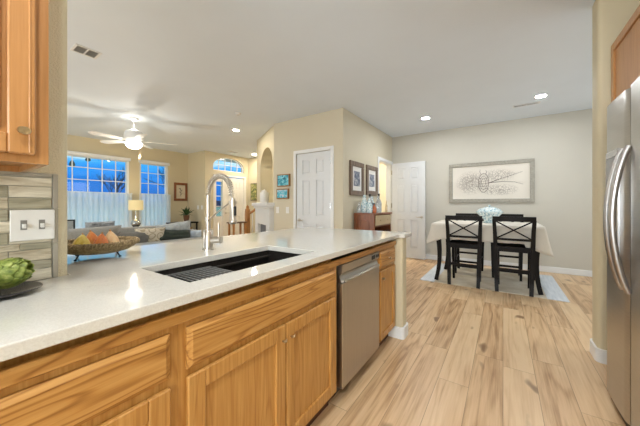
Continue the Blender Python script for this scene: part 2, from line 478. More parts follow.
# niche interior
f_ = loop(arch, 0.0); k_ = loop(arch, -0.32)
for i in range(len(arch) - 1): bm.faces.new((f_[i], f_[i + 1], k_[i + 1], k_[i]))
bm.faces.new((f_[0], f_[-1], k_[-1], k_[0])); bm.faces.new(k_)
m.xf(DM()); struct(m, 'wall_fireplace', M['wall'])
# solid body behind the diagonal wall
m = MB().box(DL - 0.02, DL + 0.06, -0.9, 0.0, 0, CH); m.xf(DM()); struct(m, 'wall_fireplace_return', M['wall'])
# entry walls
struct(MB().box(-8.3, -7.25, 4.51, 4.6, 0, CH), 'wall_jog', M['wall'])
EZ = 0.15
DY0, DY1, AY0, AY1 = 4.82, 5.98, 4.78, 5.92
m = MB().box(-7.25, -7.10, 4.51, AY0, 0, CH).box(-7.25, -7.10, AY1 + 0.06, 6.15, 0, CH)
m.box(-7.25, -7.10, AY0, AY1 + 0.06, 2.10, 2.22)
cy = (AY0 + AY1) / 2; ry = (AY1 - AY0) / 2
aw = [(cy - ry * math.cos(math.pi * k / 24), 2.36 + 0.28 * math.sin(math.pi * k / 24)) for k in range(25)]
poly_top = [(AY0, 2.22), (AY0, CH)] ; bm = m.bm
for i in range(24):
    (a0, z0), (a1, z1) = aw[i], aw[i + 1]
    m.prism([(a0, z0), (a1, z1), (a1, CH), (a0, CH)], 'x', -7.25, -7.10)
m.box(-7.25, -7.10, AY1, AY1 + 0.06, 2.22, CH)
struct(m, 'wall_entry', M['wall'])
struct(MB().box(-7.25, -5.9, 6.1, 6.2, 0, CH), 'wall_stair', M['wall'])
struct(MB().box(-5.9, -4.2, 7.5, 7.6, 0, CH).box(-6.0, -5.9, 6.1, 7.6, 0, CH), 'wall_stairwell', M['wall'])
# window wall x = -8
WZ0, WZ1 = 0.62, 2.33
W1 = (1.30, 2.95); W2 = (3.18, 3.93)
m = MB().box(-8.15, -8.0, -2.45, W1[0], 0, CH).box(-8.15, -8.0, W1[1], W2[0], 0, CH).box(-8.15, -8.0, W2[1], 4.51, 0, CH)
for a, b in (W1, W2): m.box(-8.15, -8.0, a, b, 0, WZ0).box(-8.15, -8.0, a, b, WZ1, CH)
struct(m, 'wall_window', M['wall'])
def window(n, y0, y1, cols, rows):
    m = MB(); f = 0.05
    m.box(-8.12, -8.02, y0, y0 + f, WZ0, WZ1).box(-8.12, -8.02, y1 - f, y1, WZ0, WZ1)
    m.box(-8.12, -8.02, y0 + f, y1 - f, WZ0, WZ0 + f).box(-8.12, -8.02, y0 + f, y1 - f, WZ1 - f, WZ1)
    fr = struct(m, 'window_%d' % n, M['trim'])
    m = MB()
    for k in range(1, cols):
        yy = y0 + (y1 - y0) * k / cols; m.box(-8.08, -8.06, yy - 0.009, yy + 0.009, WZ0 + f, WZ1 - f)
    for k in range(1, rows):
        z = WZ0 + (WZ1 - WZ0) * k / rows; m.box(-8.079, -8.061, y0 + f, y1 - f, z - 0.009, z + 0.009)
    m.build('muntins', M['trim'], fr)
    MB().box(-8.10, -8.094, y0 + f, y1 - f, WZ0 + f, WZ1 - f).build('glass_pane', M['pane'], fr)
    m = MB().box(-8.0, -7.93, y0 - 0.05, y1 + 0.05, WZ0 - 0.04, WZ0, 0.006); m.build('window_sill', M['trim'], fr)
    MB().box(-8.0, -7.955, y0 - 0.02, y1 + 0.02, WZ1 - 0.03, WZ1 + 0.05, 0.006).build('blind_headrail', M['trim'], fr)
    return fr
window(1, *W1, 6, 6); window(2, *W2, 3, 6)
# arched transom window, door and sidelight frame
m = MB()
path = [(-7.17, AY0, 2.22)] + [(-7.17, a, z) for a, z in aw] + [(-7.17, AY1, 2.22), (-7.17, AY0, 2.22)]
m.tube(path, 0.035, 4)
fr = struct(m, 'window_3', M['trim'])
m = MB()
for k in range(1, 5):
    yy = AY0 + (AY1 - AY0) * k / 5; t = math.asin(min(1, math.sqrt(max(0, 1 - ((yy - cy) / ry) ** 2))))
    m.box(-7.18, -7.16, yy - 0.009, yy + 0.009, 2.22, 2.36 + 0.28 * math.sqrt(1 - ((yy - cy) / ry) ** 2))
m.box(-7.179, -7.161, AY0, AY1, 2.40, 2.418)
m.build('muntins', M['trim'], fr)
m = MB().prism([(AY0, 2.22)] + aw + [(AY1, 2.22)], 'x', -7.195, -7.19); m.build('glass_pane', M['pane'], fr)
# hills far outside the living room windows
m = MB(); n0_ = []
pts = []
for k in range(61):
    y = -150 + 300 * k / 60
    pts.append((y, 4.0 + 7.0 * noise.noise(Vector((k * 0.13, 2, 0))) + 2.0 * noise.noise(Vector((k * 0.5, 7, 0)))))
m.prism([(-150, -6)] + pts + [(150, -6)], 'x', -170, -150)
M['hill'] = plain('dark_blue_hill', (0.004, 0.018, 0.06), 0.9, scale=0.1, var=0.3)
struct(m, 'hills', M['hill'])
M['lawn'] = plain('lawn', (0.05, 0.10, 0.05), 0.9, scale=0.5, var=0.3)
struct(MB().box(-150, -8.6, -120, 120, -0.6, -0.3), 'ground', M['lawn'])

# kitchen pier wall behind the backsplash with rounded corner
def bull(x0, x1, y0, y1, r, corners, n=6):
    pts = []
    for (cx, cyy, sx, sy, tag_) in ((x1, y0, -1, 1, 'br'), (x1, y1, -1, -1, 'tr'), (x0, y1, 1, -1, 'tl'), (x0, y0, 1, 1, 'bl')):
        if tag_ in corners:
            st = {'br': -90, 'tr': 0, 'tl': 90, 'bl': 180}[tag_]
            for k in range(n + 1):
                a = R(st + 90 * k / n); pts.append((cx + sx * r + r * math.cos(a), cyy + sy * r + r * math.sin(a)))
        else: pts.append((cx, cyy))
    return pts
struct(MB().prism(bull(-1.90, -1.315, -2.45, 0.294, 0.03, ('tr', 'tl')), 'z', 0, CH), 'wall_left', M['pier'], smooth=True)
# peninsula half wall
struct(MB().prism(bull(-1.52, -0.722, 2.335, 2.46, 0.022, ('br', 'tr')), 'z', 0, 0.884).box(-1.52, -1.42, 0.31, 2.335, 0, 0.884), 'wall_peninsula', M['wall'], smooth=True)
# fridge side pier
struct(MB().prism(bull(0.585, 1.75, 2.82, 3.0, 0.03, ('bl', 'tl')), 'z', 0, CH), 'wall_pier', M['wall'], smooth=True)
struct(MB().box(1.4, 1.75, -2.45, 2.82, 0, CH), 'wall_fridge', M['wall'])
# baseboards
def base(name, x0, x1, y0, y1, h=0.10): return struct(MB().box(x0, x1, y0, y1, 0, h, 0.004), name, M['trim'])
base('baseboard_dining', -2.13, 3.0, 6.085, 6.10)
base('baseboard_side', -2.13, -2.115, 3.77, 5.20)
struct(MB().prism(bull(0.571, 1.75, 2.806, 3.014, 0.04, ('bl', 'tl')), 'z', 0, 0.10), 'baseboard_pier', M['trim'], smooth=True)
struct(MB().prism(bull(-1.52, -0.707, 2.32, 2.475, 0.03, ('br', 'tr')), 'z', 0, 0.10), 'baseboard_peninsula', M['trim'], smooth=True)
base('baseboard_pantry', -3.65, PX0 - 0.07, 3.765, 3.78)
base('baseboard_window', -8.0, -7.985, -2.4, 4.51)

# six panel door builder: local x 0..w, front at y=0 facing -y, thickness .035
def six_panel(w, h, mat, parent, name='door_panel', label=None):
    m = MB(); t = 0.036
    m.box(0.004, w - 0.004, 0.014, t - 0.014, 0.004, h - 0.004)
    st = 0.14 * w / 0.76; mid = 0.13 * w / 0.76
    zs = [(0.0, 0.22), (0.40 * h, 0.40 * h + 0.14), (0.77 * h, 0.77 * h + 0.11), (h - 0.12, h)]
    xa = [(0, st), (w / 2 - mid / 2, w / 2 + mid / 2), (w - st, w)]
    for (a, b) in xa: m.box(a, b, 0, t, 0, h)
    for z0, z1 in zs:
        m.box(st, w / 2 - mid / 2, 0, t, z0, z1); m.box(w / 2 + mid / 2, w - st, 0, t, z0, z1)
    for i in range(3):
        z0 = zs[i][1]; z1 = zs[i + 1][0]
        for (a, b) in ((st, w / 2 - mid / 2), (w / 2 + mid / 2, w - st)):
            g = 0.024
            m.box(a + g, b - g, 0.004, t - 0.004, z0 + g, z1 - g, 0.009)
    return m.build(name, mat, parent, label=label)
def casing(m, x0, x1, ztop, y, w=0.06, d=0.018):
    m.box(x0 - w, x0, y - d, y, 0, ztop + w, 0.004); m.box(x1, x1 + w, y - d, y, 0, ztop + w, 0.004); m.box(x0, x1, y - d, y, ztop, ztop + w, 0.004)
# pantry door
d1 = thing('door_1', 'white six panel pantry door', 'door', (PX0, 3.785, 0)); del d1['category']; del d1['label']; d1['kind'] = 'structure'
o = six_panel(PX1 - PX0 - 0.01, 2.08, M['door'], d1); o.location = (0.005, 0, 0.005)
m = MB(); casing(m, PX0, PX1, 2.09, 3.78); m.build('door_casing', M['trim'], d1, world=True)
def lever(parent, p, dx, out=-1):
    m = MB(); x, y, z = p
    m.tube([(x, y, z), (x, y + out * 0.012, z)], 0.028, 16)
    m.tube([(x, y, z), (x, y + out * 0.05, z), ], 0.009, 10)
    m.tube([(x, y + out * 0.05, z), (x + dx * 0.03, y + out * 0.055, z + 0.004), (x + dx * 0.075, y + out * 0.052, z - 0.006), (x + dx * 0.115, y + out * 0.048, z + 0.006)], [0.010, 0.010, 0.008, 0.006], 8)
    return m.build('door_handle', M['nickel'], parent, smooth=True)
lever(d1, (0.065, 0, 0.90), 1)
m = MB()
for z in (0.25, 1.10, 1.85): m.box(PX1 - PX0 - 0.012, PX1 - PX0 + 0.006, -0.022, 0.0, z, z + 0.10)
m.build('door_hinge', M['chrome'], d1)
# cased opening + open door leaf
m = MB()
m.box(-2.13, -2.112, 5.22, 5.28, 0, 2.17, 0.004).box(-2.13, -2.112, 6.03, 6.09, 0, 2.17, 0.004).box(-2.13, -2.112, 5.28, 6.03, 2.11, 2.17, 0.004)
m.box(-2.25, -2.13, 5.28, 5.295, 0, 2.11).box(-2.25, -2.13, 6.015, 6.03, 0, 2.11).box(-2.25, -2.13, 5.295, 6.015, 2.095, 2.11)
struct(m, 'trim_1', M['trim'])
d2 = thing('door_2', 'x', 'door', (-2.10, 6.00, 0.01), R(-4)); del d2['category']; del d2['label']; d2['kind'] = 'structure'
o = six_panel(0.735, 2.10, M['door'], d2)
lever(d2, (0.67, 0, 0.90), -1)
m = MB()
for z in (0.25, 1.10, 1.85): m.box(-0.012, 0.004, -0.012, 0.0, z, z + 0.10)
m.build('door_hinge', M['chrome'], d2)
# front door with sidelight (x = -7.10, facing +x)
SL0, SL1 = 4.87, 5.10
FD0, FD1 = 5.17, 5.92
d3 = thing('door_3', 'x', 'door', (-7.13, FD0, 0), R(90)); del d3['category']; del d3['label']; d3['kind'] = 'structure'
six_panel(FD1 - FD0, 2.03, M['door_warm'], d3)
lever(d3, (0.06, 0, 0.92), 1)
MB().tube([(0.06, 0, 1.06), (0.06, -0.02, 1.06)], 0.028, 14).build('deadbolt', M['nickel'], d3)
m = MB()
X0, X1 = -7.19, -7.085
m.box(X0, X1, DY0 - 0.04, SL0, 0, 2.10).box(X0, X1, SL1, FD0 - 0.004, 0, 2.05).box(X0, X1, FD1 + 0.004, DY1 + 0.02, 0, 2.10).box(X0, X1, SL0, FD1, 2.05, 2.10).box(X0, X1 - 0.02, SL0, SL1, 0.0, 0.80)
struct(m, 'trim_2', M['door_warm'])
m = MB().box(-7.15, -7.13, SL0, SL1, 1.12, 1.14).box(-7.15, -7.13, SL0, SL1, 1.43, 1.45).box(-7.15, -7.13, SL0, SL1, 1.76, 1.78).box(-7.16, -7.12, SL0, SL1, 0.8, 0.83).box(-7.16, -7.12, SL0, SL1, 1.88, 2.05)
fr = struct(m, 'window_4', M['door_warm'])
MB().box(-7.155, -7.15, SL0, SL1, 0.83, 1.88).build('glass_pane', M['pane'], fr)
# tile backsplash
def tile_mat(name, a, b_, rough):
    m, nt, b = new_mat(name); c = objco(nt)
    f = noise_n(nt, mapping(nt, c, (8, 8, 60)), 1.0, 5, 0.65, 0.8)
    link(nt, ramp(nt, f, [(0.32, a), (0.62, b_)]), b.inputs['Base Color']); b.inputs['Roughness'].default_value = rough
    return m
TM = [tile_mat('tile_taupe', (0.24, 0.19, 0.12), (0.64, 0.57, 0.43), 0.25), tile_mat('tile_grey_glass', (0.22, 0.21, 0.15), (0.42, 0.39, 0.29), 0.08),
      tile_mat('tile_cream', (0.48, 0.42, 0.30), (0.76, 0.71, 0.58), 0.35), plain('pale_grout', (0.55, 0.52, 0.44), 0.8), plain('taupe_edge_tile', (0.36, 0.33, 0.27), 0.3)]
m = MB(); TX = -1.315
m.mi = 3; m.box(TX, TX + 0.004, -1.8, 0.262, 0.9145, 1.2795)
z = 0.9155; rnd = random.Random(5)
while z < 1.262:
    h = rnd.choice((0.022, 0.030, 0.038, 0.046)); h = min(h, 1.264 - z)
    if h < 0.01: break
    y = 0.2445
    while y > -1.0:
        L = rnd.choice((0.05, 0.075, 0.10, 0.13)); m.mi = rnd.choice((0, 0, 1, 1, 2, 2))
        m.box(TX + 0.004, TX + 0.010 + rnd.choice((0, 0.001, 0.002)), y - L + 0.0015, y, z, z + h - 0.002, 0.0008); y -= L
    z += h
m.mi = 4
for k in range(3):
    z0 = 0.9155 + k * 0.121; m.box(TX + 0.004, TX + 0.012, 0.2475, 0.2615, z0, min(z0 + 0.1195, 1.278), 0.001)
for k in range(9): m.box(TX + 0.004, TX + 0.012, 0.2455 - 0.15 * (k + 1) + 0.0015, 0.2455 - 0.15 * k, 1.2665, 1.278, 0.001)
struct(m, 'trim_3', TM)

# ================================================================== KITCHEN
FX = -0.772   # door fronts
RX = -0.790   # face frame
# --- worktop
m = MB()
xs = [-1.90, -1.315, -1.225, -0.858, -0.752, -0.700]; ys = [-1.8, 0.295, 0.49, 1.215, 2.325, 2.53]
def inc(i, j):
    if i == 4: return j == 4
    if i == 0: return j >= 1
    if i == 2 and j == 2: return False
    return True
m.cells(xs, ys, inc, 0.884, 0.914)
o = tag(m.build('worktop', M['quartz'], bevel=0.003), 'long cream quartz peninsula worktop with undermount sink cutout', 'countertop')
# --- sink
sk = thing('kitchen_sink', 'black undermount sink set in the cream peninsula worktop', 'sink', (-1.04, 0.85, 0.66))
m = MB()
sx0, sx1, sy0, sy1, zb = -1.235, -0.848, 0.48, 1.225, 0.67
m.box(sx0, sx1, sy0, sy1, zb - 0.01, zb)
m.box(sx0 - 0.012, sx0, sy0, sy1, zb - 0.01, 0.8835).box(sx1, sx1 + 0.012, sy0, sy1, zb - 0.01, 0.8835)
m.box(sx0 - 0.012, sx1 + 0.012, sy0 - 0.012, sy0, zb - 0.01, 0.8835).box(sx0 - 0.012, sx1 + 0.012, sy1, sy1 + 0.012, zb - 0.01, 0.8835)
m.build('basin', M['sink'], sk, world=True)
m = MB().box(sx0, sx0 + 0.016, sy0, sy1, 0.845, 0.853).box(sx1 - 0.016, sx1, sy0, sy1, 0.845, 0.853)
m.build('ledge', plain('brown_black_ledge', (0.05, 0.042, 0.035), 0.4), sk, world=True)  # ledge strips in a lighter brown black than the basin
MB().lathe([(0.0, 0.0), (0.042, 0.0), (0.045, 0.004), (0.03, 0.005), (0.0, 0.002)], (-1.04, 1.0, zb), 20).build('drain', M['chrome'], sk, world=True)
m = MB()
m.box(-1.128, -1.118, 0.50, 1.205, zb, zb + 0.001)
m.bm.clear()
rk = MB()
for k in range(15):
    yy = 0.505 + k * 0.0215; rk.tube([(sx0 + 0.008, yy, 0.8575), (sx1 - 0.008, yy, 0.8575)], 0.0034, 8)
rk.box(sx0 + 0.002, sx0 + 0.014, 0.498, 0.812, 0.8532, 0.860).box(sx1 - 0.014, sx1 - 0.002, 0.498, 0.812, 0.8532, 0.860)
o = tag(rk.build('drying_rack', M['rack'], smooth=True), 'dark roll-up drying rack of rods across the near end of the sink', 'rack')
centre(o)
# --- faucet
fc = thing('kitchen_faucet', 'tall brushed nickel spring faucet standing behind the black sink', 'faucet', (-1.40, 0.91, 0.914))
MB().lathe([(0.0, 0), (0.033, 0), (0.033, 0.006), (0.027, 0.010), (0.027, 0.108), (0.022, 0.114), (0.0, 0.114)], seg=28).build('body', M['nickel'], fc, smooth=True)
m = MB().lathe([(0.0, 0.114), (0.0135, 0.114), (0.0135, 0.165), (0.017, 0.168), (0.017, 0.185), (0.0105, 0.19), (0.0105, 0.312), (0.0, 0.312)], seg=18)
m.build('column', M['nickel'], fc, smooth=True)
arcp = []
for k in range(41):
    t = math.pi * k / 40; arcp.append((0.107 - 0.107 * math.cos(t), 0, 0.305 + 0.112 * math.sin(t)))
arcp.append((0.216, 0, 0.285))
m = MB().tube(arcp, 0.006, 8); m.build('hose', M['nickel'], fc, smooth=True)
# spring coil around the arc
coil = []; turns = 27; n = turns * 8; L = len(arcp) - 2
for k in range(n + 1):
    s_ = k / n * L; i = int(min(s_, L - 1e-6)); f = s_ - i
    p0, p1 = Vector(arcp[i]), Vector(arcp[i + 1]); p = p0.lerp(p1, f); t = (p1 - p0).normalized()
    a = Vector((0, 1, 0)); b = t.cross(a); an = 2 * math.pi * k / 8
    coil.append(p + (a * math.cos(an) + b * math.sin(an)) * 0.0135)
MB().tube(coil, 0.0028, 5).build('spring', M['nickel'], fc, smooth='all')
m = MB().lathe([(0.0, 0.155), (0.016, 0.155), (0.021, 0.165), (0.021, 0.172), (0.0165, 0.178), (0.0165, 0.255), (0.012, 0.275), (0.012, 0.292), (0.0, 0.292)], (0.222, 0, 0), 20)
sh = m.build('spray_head', M['nickel'], fc, smooth=True)
MB().box(0.232, 0.243, -0.008, 0.008, 0.20, 0.25, 0.003).build('spray_button', M['black'], sh)
m = MB().tube([(0.012, 0, 0.175), (0.10, 0, 0.222), (0.205, 0, 0.272)], 0.0045, 8).lathe([(0.0175, 0.0), (0.0215, 0.0), (0.0215, 0.014), (0.0175, 0.014)], (0.222, 0, 0.262), 20)
m.build('docking_arm', M['nickel'], fc, smooth=True)
m = MB().tube([(0.02, 0.01, 0.055), (0.062, 0.035, 0.055)], 0.019, 18).tube([(0.062, 0.035, 0.055), (0.068, 0.038, 0.055)], 0.021, 18)
v = m.build('valve', M['nickel'], fc, smooth=True)
MB().tube([(0.055, 0.030, 0.07), (0.056, 0.030, 0.155)], [0.0055, 0.0045], 10).build('lever', M['nickel'], v, smooth=True)
# --- base cabinets
def shaker(y0, y1, z0, z1, parent, name='door', fw=0.058):
    m = MB(); xb = RX + 0.0005
    m.box(xb, FX - 0.001, y0, y0 + fw, z0, z1, 0.003).box(xb, FX - 0.001, y1 - fw, y1, z0, z1, 0.003)
    m.box(xb, FX - 0.001, y0 + fw, y1 - fw, z0, z0 + fw, 0.003).box(xb, FX - 0.001, y0 + fw, y1 - fw, z1 - fw, z1, 0.003)
    m.box(xb, FX - 0.0115, y0 + fw - 0.003, y1 - fw + 0.003, z0 + fw - 0.003, z1 - fw + 0.003)
    return m.build(name, M['oak_z'], parent, world=True)
def slab(y0, y1, z0, z1, parent, name):
    m = MB(); xb = RX + 0.0005; e = 0.014
    n0 = 0
    # raised slab with a sloped edge
    bm = m.bm
    p = [(xb, y0, z0), (xb, y1, z0), (xb, y1, z1), (xb, y0, z1)]
    q = [(xb + 0.008, y0, z0), (xb + 0.008, y1, z0), (xb + 0.008, y1, z1), (xb + 0.008, y0, z1)]
    r = [(FX, y0 + e, z0 + e), (FX, y1 - e, z0 + e), (FX, y1 - e, z1 - e), (FX, y0 + e, z1 - e)]
    V = [[bm.verts.new(c) for c in L] for L in (p, q, r)]
    bm.faces.new(V[0]); bm.faces.new(V[2])
    for a, b in ((0, 1), (1, 2)):
        for k in range(4): bm.faces.new((V[a][k], V[a][(k + 1) % 4], V[b][(k + 1) % 4], V[b][k]))
    return m.build(name, M['oak_y'], parent, world=True)
def frame(y0, y1, parent, stiles, rails, open_top=False):
    m = MB()
    for a, b in stiles: m.box(RX - 0.018, RX, a, b, 0.10, 0.850)
    ss = sorted(stiles)
    for z0, z1 in rails:
        for (a, b), (c, d) in zip(ss, ss[1:]): m.box(RX - 0.018, RX, b, c, z0, z1)
    m.build('face_frame', M['oak_z'], parent, world=True)
    m = MB().box(-1.40, RX - 0.045, y0 + 0.001, y0 + 0.016, 0.10, 0.8835).box(-1.40, RX - 0.045, y1 - 0.016, y1 - 0.001, 0.10, 0.8835).box(-1.40, RX - 0.018, y0 + 0.016, y1 - 0.016, 0.10, 0.115).box(RX - 0.045, RX - 0.035, y0 + 0.001, y1 - 0.001, 0.780, 0.8835)
    m.build('carcass', M['oak_z'], parent, world=True)
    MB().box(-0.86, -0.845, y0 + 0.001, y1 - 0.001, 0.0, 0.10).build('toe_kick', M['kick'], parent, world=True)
def knob(p, parent, mat=None):
    x, y, z = p
    Mx = Matrix.Rotation(R(90), 4, 'Y')
    return MB().lathe([(0.0, -0.001), (0.005, -0.001), (0.0045, 0.010), (0.012, 0.014), (0.013, 0.019), (0.008, 0.023), (0.0, 0.024)], p, 14, Mx).build('knob', mat or M['bronze'], parent, smooth=True, world=True)
def pull(p, parent):
    x, y, z = p
    m = MB().tube([(x, y, z), (x + 0.010, y, z + 0.002), (x + 0.016, y, z + 0.004)], [0.003, 0.003, 0.005], 8)
    m.tube([(x + 0.014, y - 0.013, z + 0.007), (x + 0.017, y - 0.006, z + 0.001), (x + 0.018, y, z + 0.004), (x + 0.017, y + 0.006, z + 0.001), (x + 0.014, y + 0.013, z + 0.009)], [0.0015, 0.0035, 0.005, 0.0035, 0.0015], 8)
    return m.build('pull', M['bronze'], parent, smooth=True, world=True)
rails = ((0.10, 0.14), (0.630, 0.690), (0.80, 0.850))
c1 = thing('base_cabinet', 'oak base cabinet at the near end with a wide drawer above a door', 'cabinet', (-1.1, 0.0, 0), group=None)
frame(-0.55, 0.415, c1, ((-0.55, -0.50), (0.380, 0.415)), rails)
slab(-0.50, 0.388, 0.677, 0.804, c1, 'drawer')
dr = shaker(-0.02, 0.388, 0.125, 0.652, c1); 
dr = shaker(-0.50, -0.025, 0.125, 0.652, c1)
c2 = thing('base_cabinet', 'oak sink base cabinet with a false drawer front over two doors', 'cabinet', (-1.1, 0.87, 0))
frame(0.416, 1.325, c2, ((0.416, 0.445), (0.865, 0.885), (1.285, 1.325)), rails)
slab(0.438, 1.293, 0.677, 0.804, c2, 'drawer_front')
dr = shaker(0.438, 0.872, 0.125, 0.655, c2); pull((FX - 0.001, 0.850, 0.592), dr)
dr = shaker(0.878, 1.293, 0.125, 0.655, c2); pull((FX - 0.001, 0.902, 0.592), dr)
c3 = thing('base_cabinet', 'narrow oak cabinet with one small drawer at the far end past the dishwasher', 'cabinet', (-1.1, 2.13, 0))
frame(1.925, 2.318, c3, ((1.925, 1.965), (2.28, 2.318)), rails)
dr = slab(1.955, 2.292, 0.677, 0.804, c3, 'drawer'); knob((FX - 0.001, 2.125, 0.738), dr)
dr = shaker(1.955, 2.292, 0.120, 0.655, c3, fw=0.05); knob((FX - 0.001, 1.985, 0.60), dr)
o = tag(MB().box(RX + 0.001, -0.773, -0.55, 2.318, 0.824, 0.858, 0.003).build('apron_rail', M['oak_y']), 'long oak rail running under the worktop edge above the cabinets', 'trim rail')
centre(o)
# --- dishwasher
dw = thing('dishwasher', 'stainless steel dishwasher between the oak cabinets under the worktop', 'dishwasher', (-1.05, 1.625, 0))
m = MB().box(-1.38, -0.812, 1.345, 1.905, 0.06, 0.822).build('tub', M['black'], dw, world=True)
D0, D1 = 1.353, 1.912
m = MB().box(-0.810, -0.766, D0, D1, 0.10, 0.716, 0.004); m.build('door_panel', M['steel_dw'], dw, world=True)
# control fascia with scooped pocket handle
prof = [(-0.810, 0.718), (-0.772, 0.718), (-0.785, 0.745), (-0.786, 0.758), (-0.770, 0.775), (-0.766, 0.822), (-0.810, 0.822)]
m = MB().prism(prof, 'y', D0, D1); m.build('control_fascia', M['steel'], dw, world=True)
m = MB().tube([(-0.762, D0 + 0.03, 0.726), (-0.752, D0 + 0.06, 0.728), (-0.752, D1 - 0.06, 0.728), (-0.762, D1 - 0.03, 0.726)], 0.010, 12); m.build('handle', M['nickel'], dw, smooth=True, world=True)
m = MB().box(-0.770, -0.7645, 1.775, 1.830, 0.780, 0.812, 0.002).box(-0.770, -0.7645, 1.85, 1.90, 0.785, 0.808, 0.002); m.build('control_window', M['black'], dw, world=True)
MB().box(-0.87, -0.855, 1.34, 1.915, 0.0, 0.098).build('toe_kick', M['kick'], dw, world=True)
# --- upper cabinet (left)
uc = thing('wall_cabinet', 'honey maple wall cabinet hanging above the tile backsplash on the left', 'cabinet', (-1.15, -0.2, 1.277))
UY = 0.182
m = MB().box(-1.312, -1.02, -0.70, UY, 1.295, 2.25).box(-1.312, -1.30, -0.70, UY, 1.277, 1.295).box(-1.312, -1.02, UY - 0.014, UY, 1.277, 1.295)
m.build('carcass', M['maple'], uc, world=True)
m = MB().box(-1.0195, -1.0, UY - 0.045, UY, 1.277, 2.25).box(-1.0195, -1.0, -0.70, UY - 0.045, 1.277, 1.31).box(-1.0195, -1.0, -0.7, -0.66, 1.31, 2.25).box(-1.0195, -1.0, -0.66, UY - 0.045, 2.21, 2.25)
m.build('face_frame', M['maple'], uc, world=True)
m = MB(); u0, u1, z0, z1 = -0.34, 0.156, 1.297, 2.23; fw = 0.048
m.box(-0.999, -0.980, u0, u0 + fw, z0, z1, 0.003).box(-0.999, -0.980, u1 - fw, u1, z0, z1, 0.003)
m.box(-0.999, -0.980, u0 + fw, u1 - fw, z0, z0 + fw, 0.003).box(-0.999, -0.980, u0 + fw, u1 - fw, z1 - fw, z1, 0.003)
m.box(-0.9965, -0.9785, u1 - 0.013, u1 - 0.009, z0 + 0.004, z1 - 0.004, 0.001)
m.box(-0.999, -0.992, u0 + fw, u1 - fw, z0 + fw, z1 - fw).box(-0.995, -0.982, u0 + fw + 0.012, u1 - fw - 0.010, z0 + fw + 0.012, z1 - fw - 0.012, 0.005)
ud = m.build('door', M['maple'], uc, world=True)
Mx = Matrix.Rotation(R(90), 4, 'Y')
MB().lathe([(0.0, -0.002), (0.005, -0.002), (0.0045, 0.008), (0.011, 0.011), (0.0125, 0.015), (0.0115, 0.018), (0.009, 0.0175), (0.0, 0.021)], (-0.979, 0.133, 1.352), 20, Mx @ Matrix.Diagonal((0.8, 1.0, 1, 1)), ).build('knob', M['bronze'], ud, smooth=True, world=True)
# --- switch plate on backsplash
sp_ = thing('switch_plate', 'white double switch plate on the striped tile backsplash', 'light switch', (-1.303, 0.20, 1.104))
MB().box(0, 0.005, -0.052, 0.052, -0.052, 0.050, 0.002).build('plate', M['white'], sp_)
for yy in (-0.022, 0.020):
    tg = MB().box(0.0045, 0.0058, yy - 0.0075, yy + 0.0075, -0.016, 0.016, 0.0004).build('toggle_slot', plain('shadow_grey_slot', (0.22, 0.21, 0.19), 0.6), sp_)  # shade of the toggle slot put into a flat dark grey plate
    MB().box(0.0058, 0.018, yy - 0.0045, yy + 0.0045, -0.010, 0.004, 0.001).build('toggle', M['white'], tg)
    for zz_ in (0.032, -0.034): MB().lathe([(0, 0), (0.0025, 0), (0.0025, 0.001), (0, 0.001)], (0.005, yy, zz_), 8, Mx).build('screw', M['white'], sp_)
# --- cabinet above fridge
oc = thing('wall_cabinet', 'honey maple cabinet above the stainless refrigerator', 'cabinet', (1.0, 1.9, 1.80))
m = MB().box(0.665, 1.39, 1.43, 2.815, 1.80, 2.33); m.build('carcass', M['maple'], oc, world=True)
for y0, y1 in ((1.44, 2.095), (2.105, 2.79)):
    m = MB(); fw = 0.055
    m.box(0.645, 0.664, y0, y0 + fw, 1.81, 2.32, 0.003).box(0.645, 0.664, y1 - fw, y1, 1.81, 2.32, 0.003).box(0.645, 0.664, y0 + fw, y1 - fw, 1.81, 1.81 + fw, 0.003).box(0.645, 0.664, y0 + fw, y1 - fw, 2.32 - fw, 2.32, 0.003)
    m.box(0.656, 0.664, y0 + fw, y1 - fw, 1.81 + fw, 2.32 - fw); m.build('door', M['maple'], oc, world=True)
# --- refrigerator
rf = thing('refrigerator', 'side by side stainless steel refrigerator at the right edge', 'refrigerator', (0.95, 1.885, 0))
MB().box(0.60, 1.35, 1.435, 2.335, 0.02, 1.74).build('body', plain('dark_grey_cabinet', (0.07, 0.07, 0.075), 0.4), rf, world=True)
def rdoor(y0, y1):
    pts = []; n = 14
    for k in range(n + 1):
        t = k / n; y = y0 + (y1 - y0) * t
        edge = min(t, 1 - t) * (y1 - y0)
        x = 0.520 - 0.005 * math.sin(math.pi * t)
        if edge < 0.009: x += 0.009 - math.sqrt(max(0, 0.009 ** 2 - (0.009 - edge) ** 2))
        pts.append((x, y))
    pts += [(0.598, y1), (0.598, y0)]
    return MB().prism(pts, 'z', 0.06, 1.76)
rdoor(1.995, 2.340).build('freezer_door', M['steel'], rf, smooth=True, world=True)
rdoor(1.430, 1.988).build('fresh_food_door', M['steel'], rf, smooth=True, world=True)
def rhandle(y, lean):
    pts = []; n = 20
    for k in range(n + 1):
        t = k / n; z = 0.735 + 0.725 * t
        pts.append((0.512 - 0.058 * math.sin(math.pi * t) ** 0.75, y + lean * math.sin(math.pi * t), z))
    return MB().tube(pts, 0.011, 10, sq=(1.0, 1.3)).build('handle', M['handle_steel'], rf, smooth=True, world=True)
rhandle(2.030, 0.0); rhandle(1.945, 0.0)
m = MB().box(0.504, 0.520, 2.085, 2.275, 1.435, 1.475, 0.004).box(0.503, 0.52, 2.085, 2.10, 0.90, 1.435, 0.004).box(0.503, 0.52, 2.26, 2.275, 0.90, 1.435, 0.004).box(0.503, 0.52, 2.10, 2.26, 0.90, 0.93, 0.004)
dp = m.build('dispenser', M['chrome'], rf, world=True)
MB().box(0.507, 0.515, 2.10, 2.26, 0.93, 1.25).build('dispenser_recess', M['black'], dp, world=True)
